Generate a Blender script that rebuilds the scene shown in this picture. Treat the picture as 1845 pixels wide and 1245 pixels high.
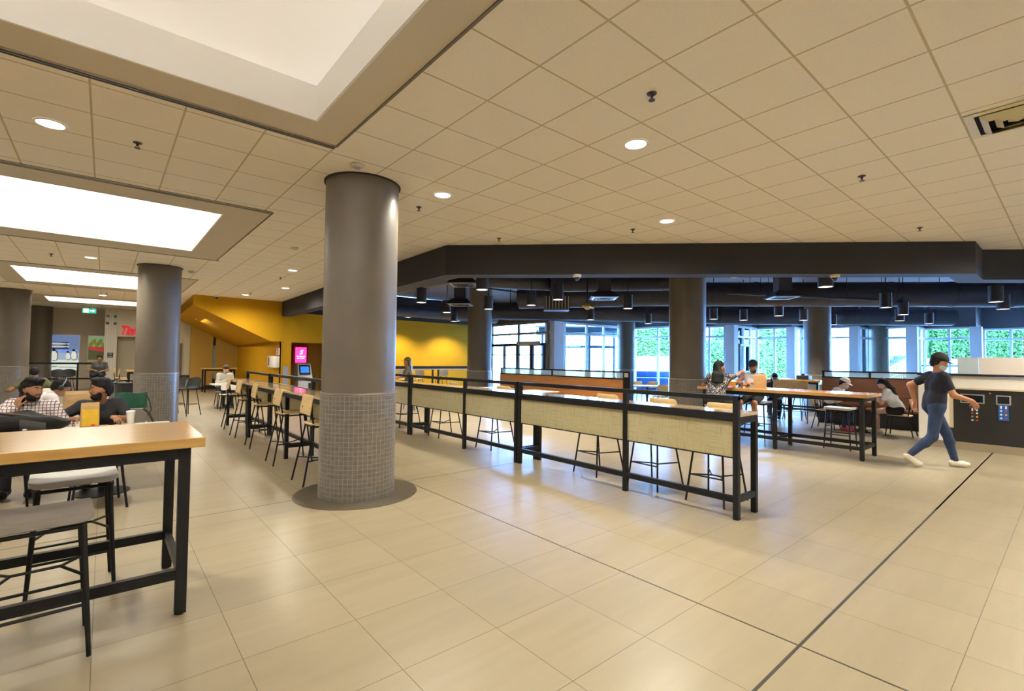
import bpy, bmesh, math, random
import numpy as np
from mathutils import Vector, Matrix
from mathutils.geometry import tessellate_polygon

random.seed(7)
SC = bpy.context.scene
COL = SC.collection
for _o in list(bpy.data.objects):
    bpy.data.objects.remove(_o)

# ------------------------------------------------------------------ camera, sky, sun, exposure
CAM_H = 1.593            # eye height over the floor
CZ = 3.676               # height of the tiled ceiling
FOC = 866.3              # focal length in pixels of the 1845 x 1245 frame
yaw, pitch, roll = math.radians(49.73), math.radians(1.69), math.radians(0.69)
FW = Vector((math.cos(yaw) * math.cos(pitch), math.sin(yaw) * math.cos(pitch), math.sin(pitch)))
R0 = Vector((math.sin(yaw), -math.cos(yaw), 0))
U0 = R0.cross(FW)
RT = R0 * math.cos(roll) + U0 * math.sin(roll)
UP = U0 * math.cos(roll) - R0 * math.sin(roll)
cam = bpy.data.cameras.new('camera')
cam.sensor_width = 36.0
cam.lens = FOC / 1845.0 * 36.0
cam.clip_start, cam.clip_end = 0.05, 300
cam_ob = bpy.data.objects.new('camera', cam)
COL.objects.link(cam_ob)
m3 = Matrix((RT, UP, -FW)).transposed()
cam_ob.matrix_world = Matrix.Translation((0, 0, CAM_H)) @ m3.to_4x4()
SC.camera = cam_ob

SC.view_settings.view_transform = 'Standard'
SC.view_settings.look = 'None'
SC.view_settings.gamma = 1.0
SC.view_settings.use_curve_mapping = False
SC.view_settings.exposure = 0.16

world = bpy.data.worlds.new('daylight_sky')
SC.world = world
world.use_nodes = True
_bg = world.node_tree.nodes['Background']
_bg.inputs['Color'].default_value = (0.21, 0.46, 1.0, 1)
_bg.inputs['Strength'].default_value = 62.0

def add_light(kind, name, loc, power, color, parent=None, **kw):
    l = bpy.data.lights.new(name, kind)
    l.energy = power
    l.color = color
    for k, v in kw.items():
        setattr(l, k, v)
    o = bpy.data.objects.new(name, l)
    o.location = loc
    if parent:
        o.parent = parent
    COL.objects.link(o)
    return o

_sun = add_light('SUN', 'sun', (0, 0, 30), 34.0, (1.0, 0.95, 0.85), angle=0.01)
_sun.rotation_euler = Vector((0.35, 0.55, -0.9)).to_track_quat('-Z', 'Y').to_euler()
WARM = (1.0, 0.93, 0.77)
COVE = (1.0, 0.945, 0.86)

def at(px, py, d):
    """point of the place seen at pixel px,py at depth d along the view"""
    return (FW + RT * ((px - 922.5) / FOC) - UP * ((py - 622.5) / FOC)) * d + Vector((0, 0, CAM_H))

# ------------------------------------------------------------------ materials
def mat(name, color, rough=0.5, metal=0.0, noise=0.0, nscale=8.0, stretch=(1, 1, 1), spec=0.5, coat=0.0, bump=0.0, emit=None, estr=0.0):
    m = bpy.data.materials.new(name)
    m.use_nodes = True
    nt = m.node_tree
    b = nt.nodes['Principled BSDF']
    b.inputs['Base Color'].default_value = (*color, 1)
    b.inputs['Roughness'].default_value = rough
    b.inputs['Metallic'].default_value = metal
    b.inputs['Specular IOR Level'].default_value = spec
    if coat:
        b.inputs['Coat Weight'].default_value = coat
        b.inputs['Coat Roughness'].default_value = 0.12
    if noise or bump:
        tc = nt.nodes.new('ShaderNodeTexCoord')
        mp = nt.nodes.new('ShaderNodeMapping')
        mp.inputs['Scale'].default_value = stretch
        nz = nt.nodes.new('ShaderNodeTexNoise')
        nz.inputs['Scale'].default_value = nscale
        nz.inputs['Detail'].default_value = 5
        nt.links.new(tc.outputs['Object'], mp.inputs['Vector'])
        nt.links.new(mp.outputs['Vector'], nz.inputs['Vector'])
        if noise:
            cr = nt.nodes.new('ShaderNodeValToRGB')
            lo = tuple(max(0, c * (1 - noise)) for c in color)
            hi = tuple(min(1, c * (1 + noise)) for c in color)
            cr.color_ramp.elements[0].position = 0.3
            cr.color_ramp.elements[1].position = 0.7
            cr.color_ramp.elements[0].color = (*lo, 1)
            cr.color_ramp.elements[1].color = (*hi, 1)
            nt.links.new(nz.outputs['Fac'], cr.inputs['Fac'])
            nt.links.new(cr.outputs['Color'], b.inputs['Base Color'])
        if bump:
            bp = nt.nodes.new('ShaderNodeBump')
            bp.inputs['Strength'].default_value = bump
            bp.inputs['Distance'].default_value = 0.01
            nt.links.new(nz.outputs['Fac'], bp.inputs['Height'])
            nt.links.new(bp.outputs['Normal'], b.inputs['Normal'])
    if emit:
        b.inputs['Emission Color'].default_value = (*emit, 1)
        b.inputs['Emission Strength'].default_value = estr
    return m

def brick_mat(name, c1, c2, mortar, w, h, ms, origin=(0, 0, 0), rough=0.5, uv=False, noise=0.0, nscale=(1, 1, 1), coat=0.0, ncol=None, offset=0.0, spec=0.5, bump=0.0):
    m = bpy.data.materials.new(name)
    m.use_nodes = True
    nt = m.node_tree
    b = nt.nodes['Principled BSDF']
    b.inputs['Roughness'].default_value = rough
    b.inputs['Specular IOR Level'].default_value = spec
    if coat:
        b.inputs['Coat Weight'].default_value = coat
        b.inputs['Coat Roughness'].default_value = 0.27
    tc = nt.nodes.new('ShaderNodeTexCoord')
    mp = nt.nodes.new('ShaderNodeMapping')
    mp.inputs['Location'].default_value = origin
    nt.links.new(tc.outputs['UV' if uv else 'Object'], mp.inputs['Vector'])
    bk = nt.nodes.new('ShaderNodeTexBrick')
    bk.offset = offset
    bk.inputs['Scale'].default_value = 1.0
    bk.inputs['Brick Width'].default_value = w
    bk.inputs['Row Height'].default_value = h
    bk.inputs['Mortar Size'].default_value = ms
    bk.inputs['Mortar Smooth'].default_value = 0.0
    bk.inputs['Color1'].default_value = (*c1, 1)
    bk.inputs['Color2'].default_value = (*c2, 1)
    bk.inputs['Mortar'].default_value = (*mortar, 1)
    nt.links.new(mp.outputs['Vector'], bk.inputs['Vector'])
    out = bk.outputs['Color']
    if noise:
        mp2 = nt.nodes.new('ShaderNodeMapping')
        mp2.inputs['Scale'].default_value = nscale
        nt.links.new(tc.outputs['UV' if uv else 'Object'], mp2.inputs['Vector'])
        nz = nt.nodes.new('ShaderNodeTexNoise')
        nz.inputs['Scale'].default_value = 1.0
        nz.inputs['Detail'].default_value = 6
        nz.inputs['Roughness'].default_value = 0.65
        nt.links.new(mp2.outputs['Vector'], nz.inputs['Vector'])
        mr = nt.nodes.new('ShaderNodeMapRange')
        mr.inputs['From Min'].default_value = 0.25
        mr.inputs['From Max'].default_value = 0.75
        mr.inputs['To Min'].default_value = 1 - noise
        mr.inputs['To Max'].default_value = 1 + noise
        nt.links.new(nz.outputs['Fac'], mr.inputs['Value'])
        mx = nt.nodes.new('ShaderNodeVectorMath')
        mx.operation = 'SCALE'
        nt.links.new(out, mx.inputs[0])
        nt.links.new(mr.outputs['Result'], mx.inputs['Scale'])
        out = mx.outputs['Vector']
    nt.links.new(out, b.inputs['Base Color'])
    return m

def glass_mat(name, tint=(0.9, 0.97, 1.0), refl=0.08):
    m = bpy.data.materials.new(name)
    m.use_nodes = True
    nt = m.node_tree
    nt.nodes.remove(nt.nodes['Principled BSDF'])
    tr = nt.nodes.new('ShaderNodeBsdfTransparent')
    tr.inputs['Color'].default_value = (*tint, 1)
    gl = nt.nodes.new('ShaderNodeBsdfGlossy')
    gl.inputs['Roughness'].default_value = 0.02
    fr = nt.nodes.new('ShaderNodeFresnel')
    fr.inputs['IOR'].default_value = 1.25
    mx = nt.nodes.new('ShaderNodeMixShader')
    nt.links.new(fr.outputs['Fac'], mx.inputs['Fac'])
    nt.links.new(tr.outputs['BSDF'], mx.inputs[1])
    nt.links.new(gl.outputs['BSDF'], mx.inputs[2])
    nt.links.new(mx.outputs['Shader'], nt.nodes['Material Output'].inputs['Surface'])
    return m

def emis(name, color, strength):
    m = bpy.data.materials.new(name)
    m.use_nodes = True
    nt = m.node_tree
    nt.nodes.remove(nt.nodes['Principled BSDF'])
    e = nt.nodes.new('ShaderNodeEmission')
    e.inputs['Color'].default_value = (*color, 1)
    e.inputs['Strength'].default_value = strength
    nt.links.new(e.outputs['Emission'], nt.nodes['Material Output'].inputs['Surface'])
    return m

def wood_mat(name, c1, c2, rough=0.35, scale=(1.2, 14, 14), coat=0.3, crough=0.12):
    m = bpy.data.materials.new(name)
    m.use_nodes = True
    nt = m.node_tree
    b = nt.nodes['Principled BSDF']
    b.inputs['Roughness'].default_value = rough
    if coat:
        b.inputs['Coat Weight'].default_value = coat
        b.inputs['Coat Roughness'].default_value = crough
    tc = nt.nodes.new('ShaderNodeTexCoord')
    mp = nt.nodes.new('ShaderNodeMapping')
    mp.inputs['Scale'].default_value = scale
    nz = nt.nodes.new('ShaderNodeTexNoise')
    nz.inputs['Scale'].default_value = 2.0
    nz.inputs['Detail'].default_value = 8
    nz.inputs['Roughness'].default_value = 0.6
    cr = nt.nodes.new('ShaderNodeValToRGB')
    cr.color_ramp.elements[0].position = 0.35
    cr.color_ramp.elements[1].position = 0.7
    cr.color_ramp.elements[0].color = (*c1, 1)
    cr.color_ramp.elements[1].color = (*c2, 1)
    nt.links.new(tc.outputs['Object'], mp.inputs['Vector'])
    nt.links.new(mp.outputs['Vector'], nz.inputs['Vector'])
    nt.links.new(nz.outputs['Fac'], cr.inputs['Fac'])
    nt.links.new(cr.outputs['Color'], b.inputs['Base Color'])
    return m

M = {}
M['floor'] = brick_mat('floor_porcelain', (0.315, 0.258, 0.168), (0.288, 0.236, 0.153), (0.115, 0.09, 0.054), 0.61, 0.61, 0.0022,
                       origin=(-0.602, -1.041, 0), rough=0.45, noise=0.10, nscale=(0.7, 5.0, 1), coat=0.45)
M['floor_strip'] = mat('floor_strip', (0.06, 0.055, 0.045), 0.4, 0.3)
M['ceil'] = brick_mat('ceiling_tile', (0.90, 0.83, 0.70), (0.885, 0.815, 0.685), (0.52, 0.46, 0.30), 0.61, 0.61, 0.008,
                      origin=(-2.296, -0.614, 0), rough=0.9, noise=0.05, nscale=(90, 90, 1), spec=0.2)
M['drywall'] = mat('ceiling_drywall', (0.60, 0.535, 0.42), 0.85, spec=0.2)
M['white'] = mat('white_paint', (0.85, 0.83, 0.79), 0.7)
M['cove_top'] = mat('cove_top', (0.86, 0.84, 0.8), 0.8, emit=COVE, estr=3.2)  # cove tops emit in place of hidden cove lights
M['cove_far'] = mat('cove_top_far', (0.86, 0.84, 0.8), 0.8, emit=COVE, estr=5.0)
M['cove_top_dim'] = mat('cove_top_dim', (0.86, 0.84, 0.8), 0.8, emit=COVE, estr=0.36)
M['black'] = mat('black_steel', (0.008, 0.008, 0.009), 0.45, 0.0, spec=0.25)
M['vent_black'] = mat('vent_black', (0.008, 0.008, 0.008), 0.9, spec=0.05)
M['blackplastic'] = mat('black_plastic', (0.012, 0.012, 0.013), 0.55)
M['dark'] = mat('dark_grey_paint', (0.014, 0.013, 0.0155), 0.75, noise=0.1, nscale=3)
M['duct'] = mat('duct_paint', (0.026, 0.025, 0.036), 0.5, noise=0.15, nscale=5)
M['deck'] = mat('deck_paint', (0.11, 0.11, 0.15), 0.6, noise=0.15, nscale=2)
M['column'] = mat('column_paint', (0.132, 0.112, 0.085), 0.42, noise=0.05, nscale=3, coat=0.03, spec=0.28)
M['mosaic'] = brick_mat('mosaic_band', (0.165, 0.148, 0.127), (0.13, 0.117, 0.10), (0.29, 0.265, 0.23), 0.0505, 0.0505, 0.0022, uv=True, rough=0.3,
                        noise=0.18, nscale=(20, 20, 1), coat=0.2)
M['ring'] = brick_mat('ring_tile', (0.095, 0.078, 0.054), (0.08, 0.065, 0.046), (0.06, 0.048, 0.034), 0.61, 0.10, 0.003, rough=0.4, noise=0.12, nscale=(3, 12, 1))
M['trim'] = mat('metal_trim', (0.55, 0.52, 0.47), 0.3, 0.9)
M['yellow'] = mat('yellow_paint', (0.50, 0.255, 0.006), 0.7, noise=0.03, nscale=2, spec=0.12)
M['beige'] = mat('beige_paint', (0.64, 0.55, 0.42), 0.7, noise=0.03, nscale=2)
M['oak'] = wood_mat('oak_top', (0.52, 0.28, 0.06), (0.64, 0.38, 0.10), 0.3, (1.0, 12, 12), 1.0, 0.16)
M['oak_top'] = wood_mat('oak_top_glossy', (0.50, 0.30, 0.10), (0.64, 0.42, 0.17), 0.22, (1.0, 12, 12), 0.6)
M['ply'] = wood_mat('light_plywood', (0.62, 0.42, 0.18), (0.74, 0.54, 0.27), 0.42, (3, 3, 18), 0.1)
M['bench_wood'] = wood_mat('bench_wood', (0.72, 0.31, 0.08), (0.82, 0.41, 0.125), 0.38, (10, 0.8, 14), 0.15)
M['bench_dark'] = wood_mat('walnut_wood', (0.12, 0.045, 0.02), (0.17, 0.068, 0.03), 0.38, (10, 0.8, 14), 0.15)
M['counter_top'] = wood_mat('counter_top', (0.62, 0.46, 0.27), (0.74, 0.58, 0.38), 0.12, (12, 1.0, 12), 0.8)
M['laminate'] = mat('white_laminate', (0.80, 0.76, 0.70), 0.25)
M['seat_grey'] = mat('grey_vinyl', (0.27, 0.245, 0.22), 0.42, bump=0.1, nscale=60)
M['seat_pale'] = mat('pale_vinyl', (0.45, 0.44, 0.41), 0.4, bump=0.1, nscale=60)
M['steel'] = mat('brushed_steel', (0.55, 0.55, 0.55), 0.32, 0.9)
M['lens'] = emis('downlight_lens', (1.0, 0.97, 0.92), 9.0)
M['lens2'] = emis('pendant_lens', (1.0, 0.95, 0.88), 6.0)
M['glass'] = glass_mat('window_glass')
M['frame_green'] = mat('bronze_frame', (0.20, 0.185, 0.12), 0.45, 0.2)
M['frame_dark'] = mat('dark_window_frame', (0.05, 0.06, 0.085), 0.45, 0.2)
M['frame_blue'] = mat('pale_window_frame', (0.52, 0.56, 0.62), 0.45, 0.1)
M['pier'] = mat('pier_paint', (0.72, 0.72, 0.76), 0.6)
M['skin_b'] = mat('skin_brown', (0.30, 0.135, 0.062), 0.5, noise=0.05, nscale=12)
M['skin_t'] = mat('skin_tan', (0.42, 0.185, 0.085), 0.5, noise=0.05, nscale=12)
M['skin_l'] = mat('skin_light', (0.62, 0.36, 0.25), 0.5, noise=0.05, nscale=12)
M['hair'] = mat('black_hair', (0.006, 0.005, 0.005), 0.6, bump=0.6, nscale=40, stretch=(4, 4, 1), spec=0.25)
M['hair_br'] = mat('brown_hair', (0.05, 0.024, 0.012), 0.45, bump=0.5, nscale=40)
M['eye_w'] = mat('eye_white', (0.75, 0.72, 0.68), 0.2)
M['eye_d'] = mat('eye_dark', (0.01, 0.006, 0.004), 0.15)
M['lip'] = mat('lip', (0.26, 0.09, 0.06), 0.45)
M['paper'] = mat('kraft_paper', (0.45, 0.29, 0.13), 0.75, bump=0.5, nscale=9, noise=0.06)
M['paper_shaded'] = mat('shaded_kraft_paper', (0.30, 0.165, 0.055), 0.75, bump=0.5, nscale=9, noise=0.06)  # kraft copy darkened, the backlit shade is put into the colour
M['paper_y'] = mat('yellow_print', (0.66, 0.40, 0.02), 0.7, noise=0.12, nscale=14)
M['paper_w'] = mat('white_paper', (0.82, 0.80, 0.76), 0.6)
M['red'] = mat('red_print', (0.65, 0.02, 0.015), 0.45)
M['screen_dark'] = mat('dark_screen', (0.01, 0.012, 0.016), 0.1)

# ------------------------------------------------------------------ mesh building
class MB:
    def __init__(self):
        self.bm = bmesh.new()
        self.uv = None

    def box(self, c, s, rz=0.0, bev=0.0, rot=None):
        g = bmesh.ops.create_cube(self.bm, size=1.0)
        vs = g['verts']
        R = rot if rot is not None else Matrix.Rotation(rz, 3, 'Z')
        c = Vector(c)
        for v in vs:
            v.co = R @ Vector((v.co.x * s[0], v.co.y * s[1], v.co.z * s[2])) + c
        if bev:
            es = list({e for v in vs for e in v.link_edges})
            bmesh.ops.bevel(self.bm, geom=es, offset=bev, segments=2, affect='EDGES', profile=0.5)
        return self

    def bar(self, a, b, w, h, bev=0.0, up=(0, 0, 1)):
        a, b = Vector(a), Vector(b)
        d = (b - a)
        L = d.length
        d.normalize()
        u = Vector(up)
        if abs(d.dot(u)) > 0.99:
            u = Vector((1, 0, 0))
        s = d.cross(u).normalized()
        u = s.cross(d).normalized()
        R = Matrix((s, d, u)).transposed()
        return self.box((a + b) / 2, (w, L, h), rot=R, bev=bev)

    def tube(self, pts, r, n=8, r2=None, cap=True):
        pts = [Vector(p) for p in pts]
        rings = []
        prev = None
        for i, p in enumerate(pts):
            if i == 0:
                d = pts[1] - p
            elif i == len(pts) - 1:
                d = p - pts[i - 1]
            else:
                d = (pts[i + 1] - p).normalized() + (p - pts[i - 1]).normalized()
            d.normalize()
            if prev is None:
                a = Vector((0, 0, 1)) if abs(d.z) < 0.9 else Vector((1, 0, 0))
                s = d.cross(a).normalized()
            else:
                s = (prev - d * prev.dot(d)).normalized()
            prev = s
            t = d.cross(s)
            rr = r if r2 is None else r + (r2 - r) * i / (len(pts) - 1)
            rings.append([self.bm.verts.new(p + (s * math.cos(k * 2 * math.pi / n) + t * math.sin(k * 2 * math.pi / n)) * rr) for k in range(n)])
        for a, b in zip(rings, rings[1:]):
            for k in range(n):
                self.bm.faces.new((a[k], a[(k + 1) % n], b[(k + 1) % n], b[k]))
        if cap:
            self.bm.faces.new(rings[0][::-1])
            self.bm.faces.new(rings[-1])
        return self

    def lathe(self, prof, c=(0, 0, 0), n=32, uvr=None, caps=True):
        c = Vector(c)
        rings = []
        for r, z in prof:
            rings.append([self.bm.verts.new(c + Vector((r * math.cos(k * 2 * math.pi / n), r * math.sin(k * 2 * math.pi / n), z))) for k in range(n)])
        lay = None
        if uvr:
            lay = self.bm.loops.layers.uv.verify()
        for i, (a, b) in enumerate(zip(rings, rings[1:])):
            for k in range(n):
                f = self.bm.faces.new((a[k], a[(k + 1) % n], b[(k + 1) % n], b[k]))
                if lay:
                    us = [k, k + 1, k + 1, k]
                    zs = [prof[i][1], prof[i][1], prof[i + 1][1], prof[i + 1][1]]
                    for lp, uu, zz in zip(f.loops, us, zs):
                        lp[lay].uv = (uu * 2 * math.pi * uvr / n, zz)
        if caps:
            if prof[0][0] > 1e-6:
                self.bm.faces.new(rings[0][::-1])
            if prof[-1][0] > 1e-6:
                self.bm.faces.new(rings[-1])
        return self

    def sphere(self, c, r, seg=16, rings=10, rot=None):
        g = bmesh.ops.create_uvsphere(self.bm, u_segments=seg, v_segments=rings, radius=1.0)
        if not hasattr(r, '__len__'):
            r = (r, r, r)
        c = Vector(c)
        for v in g['verts']:
            w = Vector((v.co.x * r[0], v.co.y * r[1], v.co.z * r[2]))
            v.co = (rot @ w if rot is not None else w) + c
        return self

    def prism(self, poly, z0, z1):
        """extrude a polygon (list of xy) from z0 to z1"""
        n = len(poly)
        a = [self.bm.verts.new((x, y, z0)) for x, y in poly]
        b = [self.bm.verts.new((x, y, z1)) for x, y in poly]
        self.bm.faces.new(a[::-1])
        self.bm.faces.new(b)
        for k in range(n):
            self.bm.faces.new((a[k], a[(k + 1) % n], b[(k + 1) % n], b[k]))
        return self

    def hull(self, a, b):
        """two corresponding loops of 3-D points joined into a solid"""
        n = len(a)
        va = [self.bm.verts.new(p) for p in a]
        vb = [self.bm.verts.new(p) for p in b]
        self.bm.faces.new(va[::-1])
        self.bm.faces.new(vb)
        for k in range(n):
            self.bm.faces.new((va[k], va[(k + 1) % n], vb[(k + 1) % n], vb[k]))
        return self

    def grid(self, fn, nu, nv, thick=0.0):
        """surface fn(u, v) -> point with u, v in 0..1; optional solid thickness along the normal"""
        V = [[self.bm.verts.new(fn(i / nu, j / nv)) for j in range(nv + 1)] for i in range(nu + 1)]
        fs = []
        for i in range(nu):
            for j in range(nv):
                fs.append(self.bm.faces.new((V[i][j], V[i + 1][j], V[i + 1][j + 1], V[i][j + 1])))
        if thick:
            bmesh.ops.recalc_face_normals(self.bm, faces=fs)
            bmesh.ops.solidify(self.bm, geom=fs, thickness=thick)
        return self

    def xform(self, mt):
        bmesh.ops.transform(self.bm, matrix=mt, verts=self.bm.verts)
        return self

    def build(self, name, material, parent=None, smooth=True, loc=None, kind=None, label=None, ang=35):
        bmesh.ops.recalc_face_normals(self.bm, faces=self.bm.faces)
        me = bpy.data.meshes.new(name)
        self.bm.to_mesh(me)
        self.bm.free()
        return link_mesh(name, me, material, parent, smooth, loc, kind, label, ang)

def link_mesh(name, me, material, parent=None, smooth=True, loc=None, kind=None, label=None, ang=35):
    o = bpy.data.objects.new(name, me)
    if isinstance(material, (list, tuple)):
        for x in material:
            me.materials.append(M[x] if isinstance(x, str) else x)
    else:
        me.materials.append(M[material] if isinstance(material, str) else material)
    COL.objects.link(o)
    if smooth:
        me.shade_smooth()
        me.set_sharp_from_angle(angle=math.radians(ang))
    if parent:
        o.parent = parent
    if loc:
        o.location = loc
    if kind:
        o['kind'] = kind
    if label:
        o['label'] = label
    return o

def tag(o, label, cat, group=None, kind=None):
    if label:
        o['label'] = label
    if cat:
        o['category'] = cat
    if group:
        o['group'] = group
    if kind:
        o['kind'] = kind
    return o

def thing(name, label, cat, loc=(0, 0, 0), rz=0.0, group=None, kind=None):
    o = bpy.data.objects.new(name, None)
    o.empty_display_size = 0.1
    o.location = loc
    o.rotation_euler = (0, 0, rz)
    COL.objects.link(o)
    return tag(o, label, cat, group, kind)

def dup(root, loc, rz, label, group=None):
    def cp(o, par):
        c = o.copy()
        COL.objects.link(c)
        if par:
            c.parent = par
        for ch in list(o.children):
            cp(ch, c)
        return c
    r = cp(root, None)
    r.location = loc
    r.rotation_euler = (0, 0, rz)
    r['label'] = label
    if group:
        r['group'] = group
    return r

def struct(name, mb, material, smooth=False, label=None):
    o = mb.build(name, material, smooth=smooth)
    o['kind'] = 'structure'
    if label:
        o['label'] = label
    return o

ORD = ['first', 'second', 'third', 'fourth', 'fifth', 'sixth', 'seventh', 'eighth', 'ninth', 'tenth', 'eleventh', 'twelfth', 'thirteenth',
       'fourteenth', 'fifteenth', 'sixteenth', 'seventeenth', 'eighteenth', 'nineteenth', 'twentieth', 'twenty-first', 'twenty-second',
       'twenty-third', 'twenty-fourth', 'twenty-fifth', 'twenty-sixth', 'twenty-seventh', 'twenty-eighth']
# ------------------------------------------------------------------ floor
XMIN, YMIN, YMAX = -8.0, -5.0, 32.0
FACADE = [(15.0, 19.3), (15.0, 15.2), (21.1, 15.0), (21.1, 12.2), (22.4, 12.2), (22.4, 10.5), (25.1, 10.5), (25.1, 8.9), (26.4, 8.9),
          (26.4, 6.7), (28.0, 6.6), (28.0, 4.9), (30.0, 4.8), (30.0, 3.0), (32.0, 3.0), (32.0, YMIN)]
HEAD = 3.33
DECK = 4.35

def flat(name, polys, z, material, holes=None, label=None):
    mb = MB()
    for p in polys:
        loops = [[Vector((x, y, z)) for x, y in p]]
        if holes:
            loops += [[Vector((x, y, z)) for x, y in h] for h in holes]
        pts = [v for l in loops for v in l]
        vs = [mb.bm.verts.new(v) for v in pts]
        for t in tessellate_polygon(loops):
            mb.bm.faces.new([vs[i] for i in t])
    return struct(name, mb, material, label=label)

fl = MB().box((12.5, 13.5, -0.05), (42, 38, 0.1))
struct('floor', fl, 'floor', label='beige streaked stone-look floor tiles')
struct('trim_1', MB().box((3.6, 1.045, 0.0006), (18, 0.016, 0.0012)).box((10, 1.045, 0.0006), (6, 0.016, 0.0012)), 'floor_strip', label='dark joint strip running to the waste station')
struct('trim_2', MB().box((3.035, 2.0, 0.0005), (0.011, 14, 0.001)).box((3.035, 12.0, 0.0005), (0.011, 6, 0.001)), 'floor_strip', label='thin dark joint strip running past the tiled column')
struct('trim_3', MB().box((0.5, 5.68, 0.0005), (9.0, 0.009, 0.001)), 'floor_strip', label='thin dark joint strip across to the tiled column')

# ------------------------------------------------------------------ tiled ceiling with its light wells
BE = [(5.06, 19.4), (4.72, 7.47), (11.1, 1.1), (12.0, 1.1), (18.1, YMIN)]
wells = [(-2.2, 1.36, 0.9, 4.30, 'cove_top_dim'), (-1.75, 1.26, 8.10, 11.35, 'cove_top'), (-1.75, 1.26, 16.2, 19.25, 'cove_far'), (-1.70, 1.26, 23.9, 25.9, 'cove_far')]
wells_rim = [(-2.6, 1.68, 0.5, 4.70), (-2.2, 1.80, 7.52, 12.1), (-2.2, 1.88, 15.55, 19.95), (-2.2, 2.0, 23.2, 26.6)]
hole = [[(a, c), (b, c), (b, d), (a, d)] for a, b, c, d, _ in wells]
ceil_poly = [(XMIN, YMIN), (18.1, YMIN), (12.0, 1.1), (11.1, 1.1), (4.72, 7.47), (5.06, 19.4), (5.06, YMAX), (XMIN, YMAX)]
flat('ceiling', [ceil_poly], CZ, 'ceil', holes=[[(a, c), (b, c), (b, d), (a, d)] for a, b, c, d in wells_rim], label='tan acoustic ceiling tiles')
for k, ((a, b, c, d, mt), (ra, rb, rc, rd)) in enumerate(zip(wells, wells_rim)):
    m = MB()
    for q in ([(ra, rc), (rb, rc), (b, c), (a, c)], [(rb, rc), (rb, rd), (b, d), (b, c)], [(rb, rd), (ra, rd), (a, d), (b, d)], [(ra, rd), (ra, rc), (a, c), (a, d)]):
        m.prism(q, CZ - 0.006, CZ + 0.02)
    struct('trim_%d' % (4 + k), m, 'drywall', label='plain plaster border around a light well')
    H = 0.30 if k == 0 else 0.26
    a, b, c, d = a + .004, b - .004, c + .004, d - .004
    ZB = CZ - .0075
    w = MB()
    for (x0, y0, x1, y1) in ((a, c, b, c), (b, c, b, d), (b, d, a, d), (a, d, a, c)):
        w.hull([(x0, y0, ZB), (x1, y1, ZB), (x1, y1, CZ + H), (x0, y0, CZ + H)],
               [(x0 + (0.02 if x0 == b else -0.02), y0 + (0.02 if y0 == d else -0.02), ZB), (x1 + (0.02 if x1 == b else -0.02), y1 + (0.02 if y1 == d else -0.02), ZB),
                (x1 + (0.02 if x1 == b else -0.02), y1 + (0.02 if y1 == d else -0.02), CZ + H), (x0 + (0.02 if x0 == b else -0.02), y0 + (0.02 if y0 == d else -0.02), CZ + H)])
    where = ['above the oak bar table, largest in view', 'beyond the first one, second from the camera', 'third from the camera, cut off by a column', 'farthest, over the dining area by the posters'][k]
    t = thing('ceiling_light_well', 'white recessed ceiling light well ' + where, 'ceiling light', ((a + b) / 2, (c + d) / 2, CZ), group='recessed light wells')
    o = w.build('well_side', 'white', t, smooth=False)
    o.data.transform(Matrix.Translation((-(a + b) / 2, -(c + d) / 2, -CZ)))
    o = MB().box((0, 0, H + 0.01), (b - a + 0.04, d - c + 0.04, 0.02)).build('glowing_top', mt, t, smooth=False)  # whole top glows as a stand-in for indirect cove light
    if k == 0:      # unseen cove lamps added on near and left edges to brighten the well sides
        MB().box((0, c - (c + d) / 2 + .06, .20), (b - a - .2, .06, .06)).build('added_cove_lamp', 'white', t, smooth=False)
        MB().box((a - (a + b) / 2 + .06, 0, .20), (.06, d - c - .2, .06)).build('added_cove_lamp', 'white', t, smooth=False)
        l = add_light('AREA', 'lamp', (0, c - (c + d) / 2 + .10, .17), 120, COVE, parent=t, shape='RECTANGLE', size=b - a - .3, size_y=.06)
        l.rotation_euler = (math.radians(90), 0, math.pi)
        l = add_light('AREA', 'lamp', (a - (a + b) / 2 + .10, 0, .17), 120, COVE, parent=t, shape='RECTANGLE', size=d - c - .3, size_y=.06)
        l.rotation_euler = (math.radians(90), 0, math.pi / 2)
# slot diffusers beside the wells
for (y, x0, x1, lab) in ((4.72, -2.6, 1.68, 'black double slot air diffuser beside the nearest light well'), (7.50, -2.2, 1.78, 'black slot air diffuser beside the second light well')):
    t = thing('slot_diffuser', lab, 'air vent', ((x0 + x1) / 2, y, CZ - 0.01))
    MB().box((0, 0.0, 0.004), (x1 - x0, 0.075, 0.012)).build('slot', 'blackplastic', t, smooth=False)
    for s in (-0.036, 0.0, 0.036):
        MB().box((0, s, -0.002), (x1 - x0, 0.006, 0.014)).build('blade', 'trim', t, smooth=False)
# drywall joint beads in dark brown
bead = MB().box((1.685, 0.6, CZ - 0.008), (0.02, 8.2, 0.016)).box((1.80, 9.8, CZ - 0.006), (0.02, 4.6, 0.012)).box((-0.2, 12.12, CZ - 0.006), (4.1, 0.025, 0.012)).box((-0.2, 15.54, CZ - 0.006), (4.2, 0.025, 0.012)).box((1.89, 17.7, CZ - 0.006), (0.02, 4.4, 0.012)).box((-0.2, 19.96, CZ - 0.006), (4.2, 0.025, 0.012))
struct('trim_8', bead, mat('bead_dark', (0.16, 0.13, 0.085), 0.6), label='dark joint beads around the plaster borders')

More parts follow.
